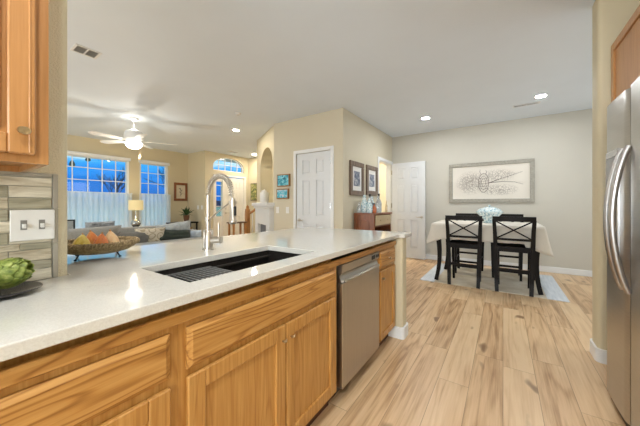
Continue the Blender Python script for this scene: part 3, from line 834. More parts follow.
MB().box(0.505, 0.515, 2.10, 2.26, 1.25, 1.435).build('dispenser_panel', plain('grey_panel', (0.25, 0.26, 0.27), 0.3), dp, world=True)
MB().box(0.54, 0.60, 1.44, 2.33, 0.0, 0.058).build('kick_grille', M['black'], rf, world=True)

# ------------------------------------------------------------------ fixtures on the ceiling
def can(x, y, label, power, col=NEUT, grp='recessed ceiling lights'):
    t = thing('recessed_light', label, 'ceiling light', (x, y, CH), group=grp)
    MB().lathe([(0.058, 0.0), (0.080, 0.0), (0.078, -0.005), (0.060, -0.006)], seg=28, cap=False).build('trim_ring', M['trim'], t, smooth=True)
    MB().lathe([(0.0, -0.002), (0.060, -0.002), (0.060, -0.004), (0.0, -0.004)], seg=28).build('lens', glow('lit_lens_%d' % int(power * 10), col, power / (math.pi * 0.0113)), t)
    return t
can(-1.155, 5.07, 'round recessed ceiling light near the corner over the open white door', 15)
can(0.452, 4.98, 'round recessed ceiling light beside the slotted vent above the dining table', 15)
can(-4.616, 3.64, 'round recessed ceiling light in front of the arched niche', 16, WARM)
can(-6.375, 5.72, 'round recessed ceiling light in the entry by the arched window', 26, WARM)
can(-0.1, 1.35, 'added unseen recessed ceiling light over the kitchen aisle', 12)  # lamp out of view, added to fill the kitchen with light
can(-0.1, -0.3, 'added unseen recessed ceiling light behind the photographer', 22)  # unseen lamp added here, its power raised to brighten the left pier
can(-2.5, 0.2, 'added unseen recessed ceiling light over the breakfast side of the peninsula', 14)  # added fill lamp, kept out of view above the peninsula
can(-2.6, -0.9, 'round recessed ceiling light in the near corner of the living room', 22, WARM)
can(-6.3, -0.8, 'round recessed ceiling light at the far left of the living room', 22, WARM)
def vent(x, y, rz, L, W, label):
    t = thing('ceiling_vent', label, 'air vent', (x, y, CH), rz)
    m = MB().box(-L / 2, L / 2, -W / 2, -W / 2 + 0.02, -0.006, -0.0005).box(-L / 2, L / 2, W / 2 - 0.02, W / 2, -0.006, -0.0005).box(-L / 2, -L / 2 + 0.02, -W / 2 + 0.02, W / 2 - 0.02, -0.006, -0.0005).box(L / 2 - 0.02, L / 2, -W / 2 + 0.02, W / 2 - 0.02, -0.006, -0.0005)
    m.box(-0.006, 0.006, -W / 2 + 0.02, W / 2 - 0.02, -0.006, -0.0005)
    m.build('frame', M['trim'], t)
    MB().box(-L / 2 + 0.02, L / 2 - 0.02, -W / 2 + 0.02, W / 2 - 0.02, -0.0015, -0.0005).build('duct', plain('dark_duct', (0.10, 0.10, 0.09), 0.8), t)
    m = MB(); n = int((W - 0.04) / 0.016)
    for k in range(n): m.obox((0, -W / 2 + 0.03 + k * 0.016, -0.004), (L - 0.04, 0.009, 0.0015), rx=R(35))
    m.build('louvre', M['trim'], t)
vent(-3.52, 0.915, R(90), 0.21, 0.19, 'white louvred ceiling vent near the left wall pier')
vent(0.30, 5.27, 0, 0.34, 0.10, 'white slotted ceiling vent beside the recessed light over dining')
vent(-6.6, 5.1, R(90), 0.34, 0.12, 'small white ceiling vent above the front door entry')
sd = thing('smoke_detector', 'small white smoke detector on the open living room ceiling', 'smoke detector', (-3.735, 2.99, CH))
MB().lathe([(0.0, 0), (0.05, 0), (0.05, -0.012), (0.035, -0.03), (0.0, -0.032)], seg=24).build('housing', M['white'], sd, smooth=True)
MB().lathe([(0.0, -0.031), (0.012, -0.031), (0.012, -0.036), (0, -0.036)], seg=12).build('test_button', M['chrome'], sd)
# ceiling fan
fn = thing('ceiling_fan', 'white five blade ceiling fan with a lit glass bowl', 'ceiling fan', (-5.5, 2.1, CH))
MB().lathe([(0.0, 0), (0.075, 0), (0.07, -0.03), (0.03, -0.06), (0.0, -0.06)], seg=24).build('canopy', M['trim'], fn, smooth=True)
MB().tube([(0, 0, -0.05), (0, 0, -0.24)], 0.014, 12).build('downrod', M['trim'], fn, smooth=True)
MB().lathe([(0.0, -0.20), (0.05, -0.21), (0.13, -0.25), (0.15, -0.30), (0.15, -0.37), (0.11, -0.41), (0.06, -0.43), (0.0, -0.43)], seg=28).build('motor_housing', M['trim'], fn, smooth=True)
MB().lathe([(0.0, -0.425), (0.115, -0.432), (0.135, -0.46), (0.12, -0.51), (0.07, -0.55), (0.0, -0.56)], seg=28).build('glass_bowl', M['bowl'], fn, smooth=True)
for k in range(5):
    a = R(62 + 72 * k)
    Mz = Matrix.Rotation(a, 4, 'Z') @ Matrix.Rotation(R(11), 4, 'X')
    pl = [(0.20, -0.045), (0.30, -0.06), (0.60, -0.075), (0.66, -0.05), (0.68, 0), (0.66, 0.05), (0.60, 0.075), (0.30, 0.06), (0.20, 0.045)]
    bl = MB().prism(pl, 'z', -0.003, 0.004).xf(Matrix.Translation((0, 0, -0.415)) @ Mz).build('blade', M['white'], fn)
    MB().box(0.13, 0.27, -0.018, 0.018, -0.010, -0.004).xf(Matrix.Translation((0, 0, -0.415)) @ Mz).build('blade_arm', M['trim'], bl)
for dx in (-0.03, 0.03):
    m = MB().tube([(dx, 0.10, -0.42), (dx, 0.10, -0.72)], 0.002, 5).lathe([(0, 0), (0.006, 0.004), (0.008, 0.02), (0, 0.03)], (dx, 0.10, -0.75), 8); m.build('pull_chain', M['bronze'], fn)
def point(name, loc, power, col, r=0.06):
    d = bpy.data.lights.new(name, 'POINT'); d.energy = power; d.color = col; d.shadow_soft_size = r
    o = bpy.data.objects.new(name, d); COL.objects.link(o); o.location = loc; return o
point('fan_light', (-5.5, 2.1, CH - 0.66), 15, WARM, 0.035)
point('fan_uplight', (-5.5, 2.1, CH - 0.17), 3, WARM, 0.05)
point('hall_lamp', (-3.2, 6.3, 2.4), 120, (1.0, 0.95, 0.84), 0.1)
point('stair_lamp', (-5.2, 6.6, 2.3), 14, (1.0, 0.92, 0.8), 0.1)

# ================================================================== DINING
rug_m, nt, b = new_mat('pale_woven_rug'); c = objco(nt)
sp2 = nt.nodes.new('ShaderNodeSeparateXYZ'); link(nt, c, sp2.inputs[0])
edge = math_n(nt, 'GREATER_THAN', math_n(nt, 'ABSOLUTE', sp2.outputs[0]), 0.66)
blot = noise_n(nt, c, 3.5, 4, 0.6)
tan = ramp(nt, blot, [(0.35, (0.58, 0.49, 0.36)), (0.65, (0.72, 0.65, 0.54))])
blu = ramp(nt, noise_n(nt, mapping(nt, c, (40, 4, 1)), 1, 3), [(0.3, (0.58, 0.62, 0.66)), (0.7, (0.72, 0.75, 0.78))])
link(nt, mixc(nt, edge, tan, blu), b.inputs['Base Color']); b.inputs['Roughness'].default_value = 0.95
bump(nt, b, noise_n(nt, c, 300, 2), 0.4, 0.003)
o = MB().box(-0.87, 0.87, -0.72, 0.72, 0, 0.008, 0.003).build('area_rug', rug_m)
o.location = (-0.205, 5.06, 0.0005); tag(o, 'pale blue and tan flat rug under the dining table', 'rug')
TX0, TX1, TY0, TY1, TZ = -0.90, 0.43, 4.42, 5.34, 0.885
ZR = 0.0105
tb = thing('dining_table', 'tall black dining table with curved legs under a beige cloth', 'table', ((TX0 + TX1) / 2, (TY0 + TY1) / 2, ZR))
MB().box(TX0, TX1, TY0, TY1, TZ - 0.03, TZ, 0.004).build('tabletop', M['black_wood'], tb, world=True)
MB().box(TX0 + 0.08, TX1 - 0.08, TY0 + 0.08, TY0 + 0.10, TZ - 0.13, TZ - 0.031).box(TX0 + 0.08, TX1 - 0.08, TY1 - 0.10, TY1 - 0.08, TZ - 0.13, TZ - 0.031).box(TX0 + 0.08, TX0 + 0.10, TY0 + 0.10, TY1 - 0.10, TZ - 0.13, TZ - 0.031).box(TX1 - 0.10, TX1 - 0.08, TY0 + 0.10, TY1 - 0.10, TZ - 0.13, TZ - 0.031).build('apron', M['black_wood'], tb, world=True)
for sx, X in ((-1, TX0 + 0.07), (1, TX1 - 0.055)):
    for sy, Y in ((-1, TY0 + 0.055), (1, TY1 - 0.055)):
        pts = []; rr = []
        for k in range(11):
            t = k / 10; z = ZR + (TZ - 0.032 - ZR) * t
            off = 0.035 * math.sin(math.pi * (t - 0.35) * 1.3) * (1 if t < 0.95 else 1)
            pts.append((X - sx * 0.028 * math.sin(t * math.pi * 1.05) + sx * 0.03 * (1 - t) ** 4 + sx * 0.02 * t, Y - sy * 0.018 * math.sin(t * math.pi), z)); rr.append(0.030 + 0.018 * t + 0.006 * (1 - t) ** 6)
        MB().tube(pts, rr, 4).build('leg', M['black_wood'], tb, world=True)
# tablecloth
def cloth():
    m = MB(); bm = m.bm; n = 60; G = 0.012
    x0, x1, y0, y1 = TX0 - G, TX1 + G, TY0 - G, TY1 + G
    per = []
    def side(p, q, nn):
        for k in range(nn): per.append(((p[0] + (q[0] - p[0]) * k / nn, p[1] + (q[1] - p[1]) * k / nn), ((q[1] - p[1]), -(q[0] - p[0]))))
    side((x0, y0), (x1, y0), 70); side((x1, y0), (x1, y1), 46); side((x1, y1), (x0, y1), 70); side((x0, y1), (x0, y0), 46)
    cx, cy_ = (x0 + x1) / 2, (y0 + y1) / 2; Np = len(per); rings = []
    zt = TZ + 0.006
    cor = [(x0, y0), (x1, y0), (x1, y1), (x0, y1)]
    rows = 9
    for r in range(rows):
        t = r / (rows - 1); ring = []
        for i, ((px, py), (nx, ny)) in enumerate(per):
            l = math.hypot(nx, ny); nx, ny = nx / l, ny / l
            dc = min(math.hypot(px - a, py - b) for a, b in cor); cw = max(0, 1 - dc / 0.16)
            if cw > 0:
                a, b = min(cor, key=lambda c_: math.hypot(px - c_[0], py - c_[1]))
                dx, dy = (a - cx), (b - cy_); dl = math.hypot(dx, dy)
                nx = nx * (1 - cw) + dx / dl * cw; ny = ny * (1 - cw) + dy / dl * cw
            drop = 0.225 + 0.09 * cw + 0.012 * noise.noise(Vector((px * 3, py * 3, 1)))
            if px > x1 - 0.2: drop += 0.05
            wv = 0.014 * noise.noise(Vector((i * 0.28, 3.3, 0))) + 0.008 * math.sin(i * 0.55)
            outw = (0.006 + 0.03 * t + wv * t * 1.2 + 0.055 * cw * t ** 1.3) if t > 0 else 0.0
            ring.append(bm.verts.new((px + nx * outw, py + ny * outw, zt - 0.004 * (t > 0) - drop * t)))
        rings.append(ring)
    inner = [bm.verts.new((cx + (px - cx) * 0.985, cy_ + (py - cy_) * 0.985, zt + 0.002)) for (px, py), _ in per]
    rings.insert(0, inner)
    for a, b in zip(rings, rings[1:]):
        for k in range(Np): bm.faces.new((a[k], a[(k + 1) % Np], b[(k + 1) % Np], b[k]))
    bm.faces.new(inner)
    o = m.build('tablecloth', M['linen'], smooth='all')
    md = o.modifiers.new('solid', 'SOLIDIFY'); md.thickness = 0.002
    return o
tag(centre(cloth()), 'beige cloth draped over the tall dining table', 'tablecloth')
# chairs: back at y=0, seat toward +y
def make_chair(label):
    t = thing('dining_chair', label, 'chair', group='counter height cross back chairs around the dining table')
    BW = M['black_wood']; SZ = 0.60
    for s in (-1, 1):
        pts = [(s * 0.182, -0.015, 0.0), (s * 0.188, 0.018, 0.15), (s * 0.192, 0.028, 0.40), (s * 0.200, 0.022, 0.62), (s * 0.206, 0.0, 0.82), (s * 0.214, -0.025, 0.965)]
        MB().tube(pts, [0.027, 0.030, 0.032, 0.031, 0.028, 0.026], 4, sq=(1.1, 1.1)).build('leg', BW, t)
    for s in (-1, 1):
        MB().tube([(s * 0.178, 0.40, 0), (s * 0.182, 0.385, 0.3), (s * 0.185, 0.38, SZ - 0.045)], [0.022, 0.027, 0.031], 4).build('leg', BW, t)
    m = MB().prism([(-0.198, -0.005), (0.198, -0.005), (0.215, 0.20), (0.212, 0.41), (0.15, 0.435), (-0.15, 0.435), (-0.212, 0.41), (-0.215, 0.20)], 'z', SZ - 0.018, SZ + 0.008); m.build('seat', BW, t, bevel=0.005)
    MB().box(-0.185, 0.185, 0.03, 0.05, SZ - 0.065, SZ - 0.018).box(-0.17, 0.17, 0.365, 0.385, SZ - 0.065, SZ - 0.018).box(-0.195, -0.175, 0.05, 0.36, SZ - 0.065, SZ - 0.018).box(0.175, 0.195, 0.05, 0.36, SZ - 0.065, SZ - 0.018).build('seat_frame', BW, t)
    # crest rail, slightly curved
    pts = [(-0.232, -0.030, 0.985), (-0.12, -0.044, 0.987), (0, -0.048, 0.988), (0.12, -0.044, 0.987), (0.232, -0.030, 0.985)]
    m = MB(); n_ = len(pts)
    poly = [(p[0], p[1] - 0.012) for p in pts] + [(p[0], p[1] + 0.014) for p in pts[::-1]]
    m.prism(poly, 'z', 0.945, 1.008); m.build('crest_rail', BW, t, bevel=0.004)
    m = MB().tube([(-0.20, 0.012, 0.705), (0, 0.002, 0.705), (0.20, 0.012, 0.705)], 0.025, 4, sq=(1.1, 0.8)); m.build('lower_rail', BW, t)
    m = MB().tube([(-0.195, -0.018, 0.945), (0.0, -0.010, 0.83), (0.188, 0.010, 0.715)], 0.019, 4, sq=(1.25, 0.6)); m.build('cross_slat', BW, t)
    m = MB().tube([(0.195, -0.018, 0.945), (0.0, -0.022, 0.83), (-0.188, 0.010, 0.715)], 0.019, 4, sq=(1.25, 0.6)); m.build('cross_slat', BW, t)
    for z, y, w in ((0.30, 0.022, 0.182), (0.205, 0.388, 0.175)):
        MB().box(-w, w, y - 0.010, y + 0.010, z - 0.016, z + 0.016, 0.003).build('stretcher', BW, t)
    for s in (-1, 1):
        MB().tube([(s * 0.188, 0.03, 0.26), (s * 0.180, 0.385, 0.26)], 0.014, 4).build('stretcher', BW, t)
    return t
ch = make_chair('black cross back counter chair on the near left side of the dining table'); ch.location = (-0.468, 4.325, ZR)
copy_thing(ch, (0.114, 4.325, ZR), R(-1), 'black cross back counter chair on the near right side of the dining table')
copy_thing(ch, (-0.49, 5.49, ZR), R(180), 'black cross back chair behind the table on the left, only its top clearly seen')
copy_thing(ch, (0.046, 5.49, ZR), R(180), 'black cross back chair behind the table on the right, only its top clearly seen')
# centrepiece: patterned porcelain tureen
pm, nt, b = new_mat('blue_white_porcelain'); c = objco(nt)
vo = nt.nodes.new('ShaderNodeTexVoronoi'); vo.inputs['Scale'].default_value = 38; link(nt, c, vo.inputs['Vector'])
link(nt, ramp(nt, vo.outputs['Distance'], [(0.25, (0.20, 0.36, 0.46)), (0.5, (0.62, 0.74, 0.76)), (0.8, (0.80, 0.84, 0.82))]), b.inputs['Base Color']); b.inputs['Roughness'].default_value = 0.12
ct = thing('porcelain_tureen', 'pale blue patterned lidded tureen in the middle of the dining table', 'tureen', (-0.175, 4.9, TZ + 0.009))
MB().lathe([(0, 0), (0.085, 0), (0.09, 0.012), (0.07, 0.03), (0.075, 0.06), (0.12, 0.10), (0.165, 0.15), (0.178, 0.172), (0.168, 0.178), (0.0, 0.178)], seg=32, mod=lambda a, z: 1 + 0.03 * math.cos(8 * a)).build('bowl', pm, ct, smooth=True)
ld = MB().lathe([(0.0, 0.176), (0.16, 0.180), (0.145, 0.205), (0.10, 0.23), (0.05, 0.247), (0.0, 0.25)], seg=32, mod=lambda a, z: 1 + 0.03 * math.cos(8 * a)).build('lid', pm, ct, smooth=True)
MB().lathe([(0.0, 0.246), (0.012, 0.248), (0.010, 0.256), (0.020, 0.266), (0.014, 0.278), (0.0, 0.281)], seg=16).build('finial', pm, ld, smooth=True)
# artwork
ag = thing('wall_art', 'wide ink line artwork in a grey wood frame above the dining table', 'framed artwork', (-0.227, 6.098, 1.61))
fmw = plain('weathered_grey_wood', (0.33, 0.31, 0.26), 0.6, scale=40, var=0.15)
m = MB(); hw, hh, fw = 0.693, 0.39, 0.068
m.box(-hw, hw, -0.035, 0, hh - fw, hh, 0.004).box(-hw, hw, -0.035, 0, -hh, -hh + fw, 0.004).box(-hw, -hw + fw, -0.035, 0, -hh + fw, hh - fw, 0.004).box(hw - fw, hw, -0.035, 0, -hh + fw, hh - fw, 0.004)
m.build('frame', fmw, ag)
cm, nt, b = new_mat('scratched_ink_paper'); c = objco(nt)
sepa = nt.nodes.new('ShaderNodeSeparateXYZ'); link(nt, c, sepa.inputs[0])
def blob(cx, cz, rx, rz):
    a = math_n(nt, 'DIVIDE', math_n(nt, 'SUBTRACT', sepa.outputs[0], cx), rx); d = math_n(nt, 'DIVIDE', math_n(nt, 'SUBTRACT', sepa.outputs[2], cz), rz)
    q = math_n(nt, 'ADD', math_n(nt, 'MULTIPLY', a, a), math_n(nt, 'MULTIPLY', d, d))
    return ramp(nt, q, [(0.2, (1, 1, 1)), (1.0, (0, 0, 0))])
mask = math_n(nt, 'MAXIMUM', blob(-0.30, 0.0, 0.28, 0.25), math_n(nt, 'MAXIMUM', blob(0.15, 0.12, 0.30, 0.13), blob(0.15, -0.15, 0.34, 0.12)))
v1 = nt.nodes.new('ShaderNodeTexVoronoi'); v1.feature = 'DISTANCE_TO_EDGE'; v1.inputs['Scale'].default_value = 26
wv = nt.nodes.new('ShaderNodeVectorMath'); wv.operation = 'MULTIPLY_ADD'
nz = nt.nodes.new('ShaderNodeTexNoise'); nz.inputs['Scale'].default_value = 12; link(nt, c, nz.inputs['Vector'])
link(nt, nz.outputs['Color'], wv.inputs[0]); wv.inputs[1].default_value = (0.08, 0.08, 0.08); link(nt, c, wv.inputs[2])
link(nt, wv.outputs[0], v1.inputs['Vector'])
ln = ramp(nt, v1.outputs['Distance'], [(0.0, (1, 1, 1)), (0.16, (0, 0, 0))])
ink = math_n(nt, 'MULTIPLY', math_n(nt, 'MULTIPLY', ln, mask), 0.62)
link(nt, mixc(nt, ink, (0.70, 0.655, 0.58), (0.10, 0.075, 0.06)), b.inputs['Base Color']); b.inputs['Roughness'].default_value = 0.7
MB().box(-hw + fw - 0.005, hw - fw + 0.005, -0.012, -0.002, -hh + fw - 0.005, hh - fw + 0.005).build('art_print', cm, ag)
inkm = plain('brown_ink', (0.07, 0.05, 0.045), 0.7)
m = MB()
for a, bb, rr in ((0.085, 0.17, 0.004), (0.06, 0.12, 0.003), (0.035, 0.07, 0.003)):
    m.tube([(-0.085 + a * math.cos(t), -0.0135, 0.0 + bb * math.sin(t) * (1.0 if math.sin(t) > 0 else 1.15)) for t in [2 * math.pi * k / 30 for k in range(31)]], rr, 5, caps=False)
for z in (-0.12, -0.07, -0.02, 0.03, 0.08): m.tube([(-0.085 - 0.07, -0.0135, z), (-0.085, -0.0135, z - 0.012), (-0.085 + 0.07, -0.0135, z)], 0.0025, 5)
m.tube([(-0.13, -0.0135, 0.16), (-0.15, -0.0135, 0.21), (-0.14, -0.0135, 0.25)], 0.003, 5).tube([(-0.05, -0.0135, 0.16), (-0.03, -0.0135, 0.20), (-0.05, -0.0135, 0.235)], 0.003, 5)
m.tube([(-0.01, -0.0135, -0.02), (0.2, -0.0135, 0.06), (0.52, -0.0135, 0.17)], [0.007, 0.0045, 0.002], 5)
m.tube([(0.02, -0.0135, -0.01), (0.22, -0.0135, 0.0), (0.40, -0.0135, -0.015), (0.53, -0.0135, -0.06)], [0.006, 0.004, 0.003, 0.002], 5)
for k in range(12):
    x = -0.46 + 0.026 * k; m.tube([(x, -0.0135, -0.15 + 0.05 * random.random()), (x + 0.01, -0.0135, 0.02), (x - 0.004, -0.0135, 0.10 + 0.06 * random.random())], 0.0016, 4)
m.build('ink_drawing', inkm, ag)
# two framed prints on side wall (facing +x)
frm = wood('walnut_frame', (0.22, 0.15, 0.10), (0.15, 0.10, 0.07), (0.07, 0.045, 0.03), 'z')
def print_frame(y0, y1, z0, z1, label, img):
    t = thing('picture_frame', label, 'framed picture', (-2.129, (y0 + y1) / 2, (z0 + z1) / 2), group='framed prints on the side wall')
    a, b = (y1 - y0) / 2, (z1 - z0) / 2; f = 0.085
    MB().box(0, 0.03, -a, a, b - f, b, 0.006).box(0, 0.03, -a, a, -b, -b + f, 0.006).box(0, 0.03, -a, -a + f, -b + f, b - f, 0.006).box(0, 0.03, a - f, a, -b + f, b - f, 0.006).build('frame', frm, t)
    MB().box(0.002, 0.010, -a + f - .004, a - f + .004, -b + f - .004, b - f + .004).build('mat_board', M['white'], t)
    MB().box(0.0101, 0.012, -a + f + 0.06, a - f - 0.06, -b + f + 0.08, b - f - 0.08).build('print', img, t)
bl, nt, b = new_mat('grey_blue_photo'); c = objco(nt); f = noise_n(nt, c, 9, 4, 0.6, 1.0)
link(nt, ramp(nt, f, [(0.35, (0.03, 0.05, 0.10)), (0.5, (0.14, 0.17, 0.24)), (0.6, (0.5, 0.5, 0.52))]), b.inputs['Base Color']); b.inputs['Roughness'].default_value = 0.3
print_frame(3.985, 4.52, 1.335, 1.925, 'brown framed print with wide white mat, nearer of the two on the side wall', bl)
print_frame(4.64, 5.17, 1.36, 1.93, 'brown framed print with wide white mat, next to the cased opening', bl)
# hutch against side wall
HX0, HX1, HY0, HY1, HZ = -2.11, -1.745, 4.14, 4.92, 1.035
hu = thing('sideboard', 'red brown sideboard with wine rack below two dark framed prints', 'sideboard', ((HX0 + HX1) / 2, (HY0 + HY1) / 2, 0))
HW = M['hutch']
m = MB().box(HX0, HX1, HY0, HY0 + 0.02, 0.08, HZ - 0.03).box(HX0, HX1, HY1 - 0.02, HY1, 0.08, HZ - 0.03).box(HX0, HX0 + 0.01, HY0 + 0.02, HY1 - 0.02, 0.08, HZ - 0.03).box(HX0 + 0.01, HX1, HY0 + 0.02, HY1 - 0.02, 0.08, 0.10).box(HX0 + 0.01, HX1 - 0.002, HY0 + 0.02, HY1 - 0.02, 0.60, 0.62)
m.box(HX0 + 0.01, HX1 - 0.002, HY0 + 0.02, HY1 - 0.02, 0.80, 0.815)
m.build('carcass', HW, hu, world=True)
MB().box(HX0 - 0.0, HX1 + 0.02, HY0 - 0.025, HY1 + 0.025, HZ - 0.029, HZ, 0.006).build('top', HW, hu, world=True)
# framed side panel facing the kitchen
m = MB().box(HX0, HX0 + 0.06, HY0 - 0.014, HY0 - 0.0005, 0.08, HZ - 0.03).box(HX1 - 0.06, HX1, HY0 - 0.014, HY0 - 0.0005, 0.08, HZ - 0.03).box(HX0 + 0.06, HX1 - 0.06, HY0 - 0.014, HY0 - 0.0005, HZ - 0.11, HZ - 0.03).box(HX0 + 0.06, HX1 - 0.06, HY0 - 0.014, HY0 - 0.0005, 0.08, 0.16).box(HX0 + 0.09, HX1 - 0.09, HY0 - 0.010, HY0 - 0.0005, 0.19, HZ - 0.14, 0.004)
m.box(HX0 + 0.061, HX1 - 0.061, HY0 - 0.003, HY0 - 0.0005, 0.161, HZ - 0.111)
m.build('side_panel', HW, hu, world=True)
hd = MB().box(HX1 + 0.0005, HX1 + 0.012, HY0 + 0.03, HY1 - 0.03, 0.825, HZ - 0.04, 0.003).build('drawer', plain('tan_drawer_front', (0.45, 0.34, 0.20), 0.4), hu, world=True, label='tan drawer front')
knob((HX1 + 0.011, HY0 + 0.22, 0.91), hd); knob((HX1 + 0.011, HY1 - 0.22, 0.91), hd)
m = MB()
for k in range(6):
    yy = HY0 + 0.08 + k * 0.125; m.tube([(HX1 - 0.01, yy, 0.625), (HX1 - 0.01, yy + 0.03, 0.70), (HX1 - 0.01, yy + 0.06, 0.72), (HX1 - 0.01, yy + 0.09, 0.70), (HX1 - 0.01, yy + 0.12, 0.625)], 0.006, 5)
m.build('wine_rack', M['black'], hu, world=True)
for y0, y1 in ((HY0 + 0.02, (HY0 + HY1) / 2 - 0.003), ((HY0 + HY1) / 2 + 0.003, HY1 - 0.02)):
    dd_ = MB().box(HX1 + 0.0005, HX1 + 0.014, y0, y1, 0.10, 0.595, 0.004).build('door', HW, hu, world=True)
    knob((HX1 + 0.013, (y0 + y1) / 2 + (0.12 if y0 < 4.4 else -0.12), 0.42), dd_)
for x in (HX0 + 0.03, HX1 - 0.03):
    for y in (HY0 + 0.03, HY1 - 0.03): MB().box(x - 0.02, x + 0.02, y - 0.02, y + 0.02, 0, 0.0795).build('leg', HW, hu, world=True)
# decanters and jars on the sideboard
def glassm(name, col, rough=0.05):
    m, nt, b = new_mat(name); b.inputs['Base Color'].default_value = (*col, 1); b.inputs['Roughness'].default_value = rough
    b.inputs['Transmission Weight'].default_value = 0.75; b.inputs['IOR'].default_value = 1.4; return m
G1 = glassm('clear_cut_glass', (0.86, 0.90, 0.93)); 
def jar(x, y, r, h, label, body, neck, cap, name='glass_decanter', cat='decanter'):
    r *= 1.15; h *= 1.15
    t = thing(name, label, cat, (x, y, HZ), group='glassware and jars on the sideboard')
    MB().lathe([(0, 0), (r * .8, 0), (r, h * .08), (r, h * .5), (r * .75, h * .62), (r * neck, h * .72), (r * neck, h * .84), (r * neck * 1.5, h * .86), (0, h * .865)], seg=16, mod=lambda a, z: 1 + 0.04 * math.cos(8 * a)).build('bottle', body, t, smooth=True)
    MB().lathe([(0, h * .866), (r * neck * .8, h * .866), (r * .42, h * .93), (r * .3, h * .99), (0, h)], seg=12).build('stopper', cap, t, smooth=True)
bwj = pm
amber = plain('amber_ceramic', (0.45, 0.12, 0.04), 0.25)
jar(-2.03, 4.16, 0.028, 0.155, 'small clear glass bottle at the left end of the sideboard', G1, 0.3, G1, 'glass_bottle', 'bottle')
jar(-1.97, 4.24, 0.052, 0.27, 'tall blue and white patterned jar toward the left of the sideboard', bwj, 0.5, bwj, 'porcelain_jar', 'jar')
jar(-1.86, 4.20, 0.048, 0.22, 'low blue and white jar behind the amber bottle on the sideboard', bwj, 0.55, bwj, 'porcelain_jar', 'jar')
jar(-1.80, 4.26, 0.034, 0.145, 'small reddish amber bottle near the middle of the sideboard', amber, 0.35, M['black'], 'ceramic_bottle', 'bottle')
jar(-1.95, 4.42, 0.05, 0.29, 'dark stoppered cut glass decanter at the back of the sideboard', G1, 0.35, M['black'])
jar(-1.80, 4.44, 0.05, 0.25, 'round cut glass decanter right of the amber bottle', G1, 0.35, G1)
jar(-1.86, 4.62, 0.045, 0.30, 'slender decanter with dark stopper toward the right of the sideboard', G1, 0.3, M['black'])
jar(-1.99, 4.60, 0.05, 0.26, 'broad blue and white jar at the back right of the sideboard', bwj, 0.5, bwj, 'porcelain_jar', 'jar')
jar(-1.80, 4.84, 0.018, 0.19, 'thin dark candle stick bottle at the far right end of the sideboard', M['bronze'], 0.4, M['bronze'], 'candlestick', 'candlestick')

# ================================================================== FIREPLACE, PANTRY WALL ITEMS
fp = thing('fireplace', 'white mantel fireplace below the arched niche on the angled wall', 'fireplace', tuple(A + DD * (DL / 2)))
rot = math.atan2(DD.y, DD.x); 
def F(mb, name, mat, parent=fp):   # built in the wall frame, placed in world
    mb.xf(DM()); return mb.build(name, mat, parent, world=True)
F(MB().box(-0.02, DL - 0.12, 0.001, 0.17, 1.15, 1.218, 0.006).box(0.01, DL - 0.15, 0.001, 0.13, 1.10, 1.15, 0.01), 'mantel_shelf', M['trim'])
m = MB().box(0.05, 0.30, 0.001, 0.10, 0, 1.10).box(DL - 0.42, DL - 0.19, 0.001, 0.10, 0, 1.10).box(0.30, DL - 0.42, 0.001, 0.10, 0.76, 1.10)
F(m, 'surround', M['trim'])
F(MB().box(0.30, DL - 0.42, 0.001, 0.03, 0.0, 0.76), 'firebox', plain('slate_grey_firebox', (0.12, 0.13, 0.15), 0.6))
cj = thing('candle_jar', 'white ribbed candle jar standing on the mantel shelf', 'candle', tuple(A + DD * 0.42 + DN * 0.10 + Vector((0, 0, 1.2185))))
MB().lathe([(0, 0), (0.085, 0), (0.09, 0.01), (0.09, 0.20), (0.085, 0.21), (0, 0.21)], seg=24).build('jar', M['white'], cj, smooth=True)
MB().lathe([(0, 0.2105), (0.06, 0.2105), (0.06, 0.25), (0.02, 0.26), (0.0, 0.275)], seg=20).build('lid', M['white'], cj, smooth=True)
def small_pic(x0, x1, z0, z1, label, cols, seed):
    t = thing('small_painting', label, 'painting', ((x0 + x1) / 2, 3.779, (z0 + z1) / 2), group='small turquoise paintings by the pantry door')
    a, b_ = (x1 - x0) / 2, (z1 - z0) / 2
    MB().box(-a, a, -0.035, 0, -b_, b_).build('canvas', plain('canvas_edge%d' % seed, (0.30, 0.16, 0.06), 0.7), t)
    mm, nt, b = new_mat('turquoise_paint%d' % seed); c = objco(nt)
    f = noise_n(nt, mapping(nt, c, (1, 1, 1.6), (seed, 0, seed)), 11, 4, 0.6, 1.5)
    link(nt, ramp(nt, f, cols), b.inputs['Base Color'])
    MB().box(-a + 0.02, a - 0.02, -0.037, -0.0352, -b_ + 0.02, b_ - 0.02).build('painted_face', mm, t)
small_pic(-3.55, -3.24, 1.515, 1.745, 'small turquoise painting with dark edge, upper of two beside the pantry door', [(0.3, (0.01, 0.05, 0.10)), (0.48, (0.02, 0.30, 0.42)), (0.62, (0.25, 0.62, 0.72))], 1)
small_pic(-3.56, -3.27, 1.285, 1.475, 'small turquoise and lilac painting, lower of two beside the pantry door', [(0.3, (0.02, 0.22, 0.36)), (0.5, (0.10, 0.50, 0.62)), (0.6, (0.62, 0.60, 0.72)), (0.75, (0.05, 0.3, 0.3))], 2)
def plate(name, label, loc, rz, cat, grp=None):
    t = thing(name, label, cat, loc, rz, grp)
    MB().box(-0.038, 0.038, -0.006, 0, -0.06, 0.06, 0.002).build('cover_plate', M['white'], t)
    MB().box(-0.015, 0.015, -0.009, -0.0055, -0.033, 0.033, 0.001).build('rocker', M['white'], t)
plate('light_switch', 'white light switch below the lower turquoise painting, left of the pair', (-3.56, 3.779, 1.075), 0, 'light switch')
plate('light_switch', 'white light switch nearer the pantry door casing, right of the pair', (-3.31, 3.779, 1.075), 0, 'light switch')
plate('light_switch', 'white light switch on the entry jog wall above the potted plant, left', (-7.44, 4.509, 1.10), 0, 'light switch')
plate('light_switch', 'white light switch on the entry jog wall nearest the front door', (-7.24, 4.509, 1.10), 0, 'light switch')

